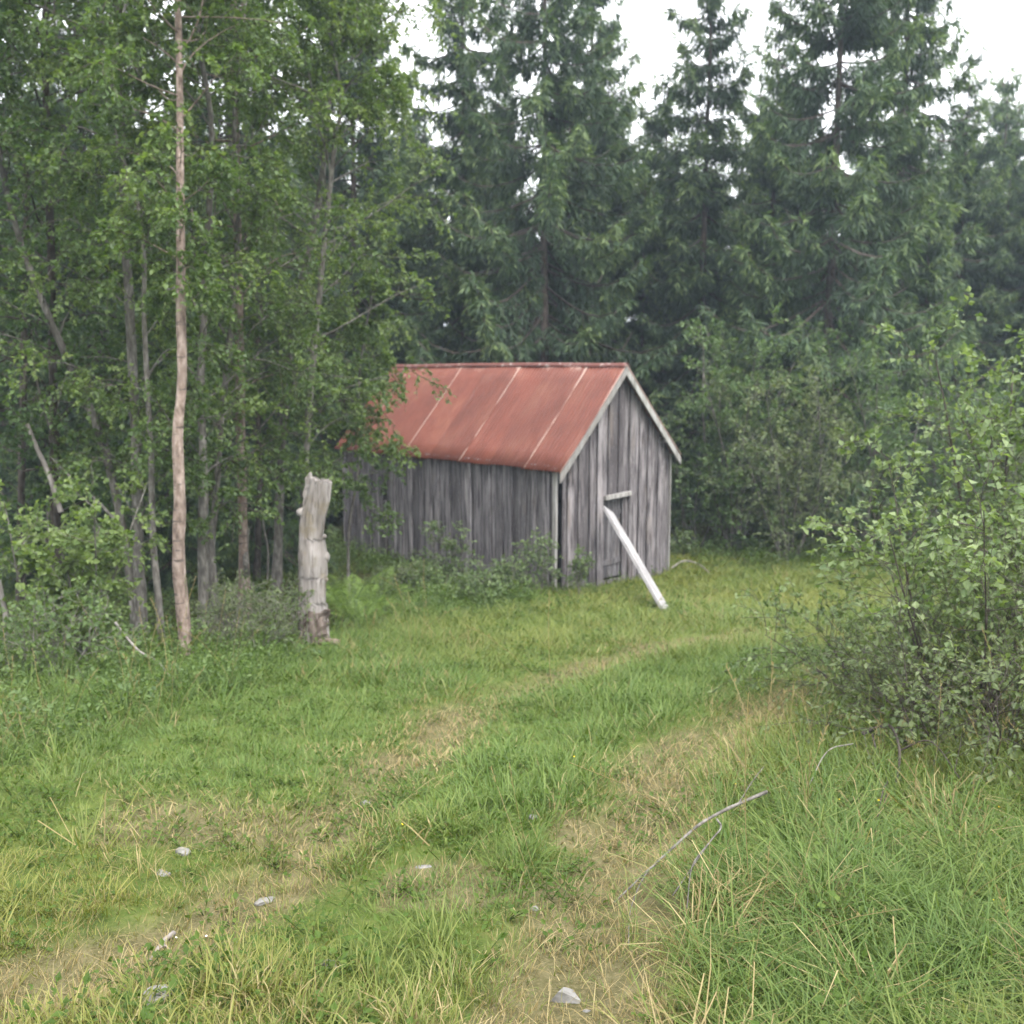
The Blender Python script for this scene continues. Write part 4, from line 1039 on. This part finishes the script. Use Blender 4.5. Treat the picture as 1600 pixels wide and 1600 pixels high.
for y0, y1, dens, big, lod in ((1.6, 3.0, 460, 1.0, 0), (3.0, 4.3, 350, 1.05, 0), (4.3, 8, 310, 1.3, 1), (8, 12, 210, 1.7, 2), (12, 20.5, 110, 2.3, 2)):
    x, y = sample(y0, y1, dens, rg, 1.4 if lod == 0 else .9); nn = len(x)
    vl, vr = verge_masks(x, y); br = bare_at(x, y); u = rg.random(nn)
    wd_ = sstep(18, 19.5, y)
    n1 = vn(x, y, .8, 41); n2 = vn(x, y, 2.2, 42); n3 = vn(x, y, .35, 43)
    keep = (u > br * .18) & (rg.random(nn) > wd_ * .7) & (rg.random(nn) > .8 * sstep(9.6, 10.6, y) * sstep(-1.0, -2.0, x))
    dR_, _ = dpoly(x, y, RUT_R); dL_, _ = dpoly(x, y, RUT_L); dC_, _ = dpoly(x, y, RIDGE); mid_ = np.exp(-(dC_ / .38) ** 2) * (1 - vr)
    stp = np.exp(-((x - TG.x) ** 2 + (y - TG.y) ** 2) / .75); base_ = np.exp(-((x + 1.0) / 1.6) ** 2) * sstep(12.6, 13.2, y)
    lowl = (1 - sstep(3.2, 5.2, y)) * (1 - vr)
    dryv = np.clip(.03 + .42 * br + .40 * sstep(.58, .85, n1) * (1 - vl) * (.4 + .6 * lowl) + .24 * lowl * (.5 + n3) + .40 * np.exp(-(dR_ / .5) ** 2) * (.4 + n3) + .22 * np.exp(-(dL_ / .4) ** 2) * (.3 + n1) - .12 * vr - .30 * mid_, .02, .95)
    dryv = dryv * (1 - .85 * vl)
    hue = np.clip(.20 + 1.0 * (n2 - .4) + .45 * (n3 - .5) + .18 * sstep(10, 13, y) + .38 * lowl - .4 * vl - .30 * mid_ + vr * (.9 * (vn(x, y, .28, 71) - .5) - .05), 0, 1)
    med = sstep(.42, .68, n1 * .45 + n3 * .3 + n2 * .25 + .3 * np.clip(vl + vr, 0, 1) - br * .5 + .14 * sstep(6, 10, y) + .20 * mid_)
    ii = np.where(rg.random(nn) < med * .7, rg.integers(3, 6, nn), rg.integers(0, 3, nn))
    lng = vr * (.42 + .35 * n1) * (1 - sstep(9, 12, y)) + .26 * vl * (1 - sstep(9.6, 10.4, y)) + .75 * stp + .45 * base_ + .003 * (1 - br)
    ii = np.where(rg.random(nn) < lng * .6, rg.integers(6, 9, nn), ii)
    ii = np.where(rg.random(nn) < .015 + .22 * br + .05 * dryv + .34 * np.exp(-(dR_ / .42) ** 2) * sstep(4.0, 4.8, y) * (1 - sstep(7.5, 9, y)) * (.3 + n3), rg.integers(9, 11, nn), ii)
    ii = np.where(rg.random(nn) < .0012 + .006 * vr + .05 * vr * sstep(4.6, 5.4, y) * (1 - sstep(7.6, 8.4, y)) + .018 * vl * (1 - sstep(9, 10, y)) + .05 * stp, rg.integers(11, 13, nn), ii)
    dd = np.where((ii == 9) | (ii == 10), np.clip(dryv + .5, .7, 1), dryv); dd = np.where(ii >= 11, rg.choice([.1, .9], nn), dd); dd = np.where((ii >= 6) & (ii <= 8), np.where(vn(x, y, .30, 72) > .72, .55, dd * .30 + .03), dd); dd = np.where((ii >= 3) & (ii <= 5), dd * .55, dd)
    s = big * rg.uniform(.7, 1.3, nn); s = np.where((ii >= 6) & (ii <= 8), s / big ** .75, s); s = np.where(ii >= 9, s / big, s)
    sz_ = np.where(ii < 6, 1 / (1 + .55 * (big - 1)), 1.0)
    zz = gz(x, y); az_ = rg.uniform(0, 6.283, nn); tx, ty = rg.normal(0, .15, nn), rg.normal(0, .15, nn)
    lay = vr * (ii >= 6) * (ii <= 8)                        # long grass is laid over towards the track and the camera
    tx = tx + lay * -.30 * (.3 + n2); ty = ty + lay * -.35 * n1
    for j, (V, F, t_, p_) in enumerate(tuft_set(lod)):
        q = np.nonzero(keep & (ii == j))[0]
        if not len(q): continue
        c, s_ = np.cos(az_[q])[:, None], np.sin(az_[q])[:, None]
        X = (V[None, :, 0] * c - V[None, :, 1] * s_) * s[q][:, None]; Y_ = (V[None, :, 0] * s_ + V[None, :, 1] * c) * s[q][:, None]; Z = V[None, :, 2] * (s * sz_)[q][:, None]
        X = X + Z * tx[q][:, None] + x[q][:, None]; Y_ = Y_ + Z * ty[q][:, None] + y[q][:, None]; Z = Z + zz[q][:, None]
        m_ = len(V); GV.append(np.stack([X, Y_, Z], -1).reshape(-1, 3)); GF.append((np.arange(len(q))[:, None, None] * m_ + F[None]).reshape(-1, 3) + go_); go_ += len(q) * m_
        GA.append(np.stack([np.tile(t_, len(q)), np.tile(p_, len(q)), np.repeat(dd[q], m_), np.repeat(hue[q], m_)], -1))
GA = np.concatenate(GA)
gm = mesh_np('grass', np.concatenate(GV), np.concatenate(GF), MAT['grass'], {'tint': GA[:, 0], 'pick': GA[:, 1], 'dry': GA[:, 2], 'hue': GA[:, 3]})
tag(link('grass', gm), 'patchy meadow grass, green and straw coloured, over the clearing', 'grass', kind='stuff')

def weed(seed, n, h0, h1, size, wr, spread, mat='weed', stem=True):
    rg = np.random.default_rng(seed)
    az = rg.uniform(0, 6.283, n); rr = spread * np.sqrt(rg.random(n)); z = rg.uniform(h0, h1, n)
    S = np.stack([rr * np.cos(az), rr * np.sin(az), z], -1)
    D = nrm(np.stack([np.cos(az), np.sin(az), rg.normal(.1, .35, n)], -1) + rg.normal(0, .4, (n, 3)))
    N = nrm(np.array([0, 0, 1.]) + rg.normal(0, .4, (n, 3)))
    L = size * rg.uniform(.6, 1.3, n)
    V, F = leaves(S, D, N, L, L * wr, .15); t = np.repeat(np.clip(rg.normal(.45, .2, n), 0, 1), 4)
    m = max(3, n // 5); q = rg.choice(n, m, False)
    P = np.stack([S[q] * np.array([.25, .25, 0]), S[q] * np.array([.7, .7, .6]), S[q]], 1)
    return pack('weed', [tubes(P, np.full((m, 3), .0015), 3)], [(V, F, t)], MAT[mat], MAT[mat])
WEEDS = [weed(21, 26, .01, .05, .022, .8, .09), weed(22, 22, .01, .06, .03, .6, .10), weed(23, 30, .02, .12, .030, .62, .13), weed(24, 38, .03, .18, .032, .62, .16), weed(25, 46, .04, .24, .036, .6, .19, 'leaf_birch')]
WX, WY, WI, WS = [], [], [], []
for y0, y1, dens in ((1.6, 5, 190), (5, 9, 75), (9, 13, 46), (13, 20.5, 30)):
    x, y = sample(y0, y1, dens, rg); vl, vr = verge_masks(x, y); br = bare_at(x, y)
    n1 = vn(x, y, .6, 51); r = rg.random(len(x))
    dk = sstep(.3, .9, vl); near_shed = sstep(12.3, 13.6, y) * (1 - sstep(2.2, 3.2, x)); forest_ = sstep(16.8, 18, y)
    deep = sstep(9.4, 10.2, y) * sstep(-.6, -1.6, x)
    p = .30 + .2 * vr + .75 * dk * (1 - .85 * deep) + .22 * near_shed - .25 * deep + .5 * forest_ - br * .3
    keep = (r < p * (.4 + 1.1 * n1 ** 1.5)) & (np.hypot(x - sb.x, y - sb.y + .15) > .45)
    ii = np.where(rg.random(len(x)) < .65 * dk + .5 * forest_ , rg.integers(2, 5, len(x)), np.where(rg.random(len(x)) < .2 * vr + .4 * near_shed * (1 - dk), 2, rg.integers(0, 2, len(x))))
    s = rg.uniform(.7, 1.3, len(x)) * np.where(y > 9, 1.25, 1)
    WX.append(x[keep]); WY.append(y[keep]); WI.append(ii[keep]); WS.append(s[keep])
WX, WY, WI, WS = [np.concatenate(a) for a in (WX, WY, WI, WS)]; n = len(WX)
scatter('undergrowth', WEEDS, np.stack([WX, WY, gz(WX, WY)], -1), np.stack([rg.normal(0, .1, n), rg.normal(0, .1, n), rg.uniform(0, 6.28, n)], -1), np.stack([WS] * 3, -1), WI, {},
        'low leafy weeds and bilberry scrub along the verges', 'undergrowth')

# tiny meadow flowers
def flower(m, seed):
    rg = np.random.default_rng(seed); a = np.arange(5) * 1.2566
    S = np.tile([[0, 0, .22]], (5, 1)); D = nrm(np.stack([np.cos(a), np.sin(a), .3 + 0 * a], -1))
    V, F = leaves(S, D, np.tile([[0, 0, 1.]], (5, 1)), np.full(5, .009), np.full(5, .009), .1)
    return pack('flower', [tubes(np.array([[[0, 0, 0], [.01, 0, .1], [0, 0, .22]]]), np.full((1, 3), .001), 3)], [(V, F, np.zeros(len(V)))], MAT['weed'], m)
x, y = sample(2.2, 6.5, 16, rg); vl, vr = verge_masks(x, y); k = rg.random(len(x)) < .012 + .35 * vr * sstep(.5, .7, vn(x, y, .6, 61)); x, y = x[k], y[k]; n = len(x)
scatter('wildflowers', [flower(MAT['petal'], 1), flower(MAT['petal_white'], 2)], np.stack([x, y, gz(x, y)], -1), np.stack([rg.normal(0, .2, n), rg.normal(0, .2, n), rg.uniform(0, 6, n)], -1),
        np.stack([rg.uniform(.45, .8, n)] * 3, -1), (rg.random(n) < .25).astype(int), {}, 'tiny yellow buttercups scattered in the long grass', 'wildflowers')

# ------------------------------------------------------------------ added haze volume, imitating the lens veil from the white sky
def lens_veil_box():
    bm = bmesh.new(); bmesh.ops.create_cube(bm, size=1)
    for v in bm.verts: v.co = Vector((v.co.x * 1000, v.co.y * 1000, -3.2 if v.co.z < 0 else 22.0))
    me = bpy.data.meshes.new('haze'); bm.to_mesh(me); bm.free()
    m = bpy.data.materials.new('lens_veil_haze'); m.use_nodes = True; t = m.node_tree; t.nodes.clear()
    o_ = t.nodes.new('ShaderNodeOutputMaterial'); v_ = t.nodes.new('ShaderNodeVolumePrincipled')
    v_.inputs['Color'].default_value = (.70, .84, 1.0, 1); v_.inputs['Density'].default_value = .0014; v_.inputs['Anisotropy'].default_value = 0.2
    t.links.new(v_.outputs[0], o_.inputs['Volume']); me.materials.append(m)
    return tag(link('haze', me), 'added thin pale blue haze hanging among the far spruces', 'haze', kind='stuff')
lens_veil_box()
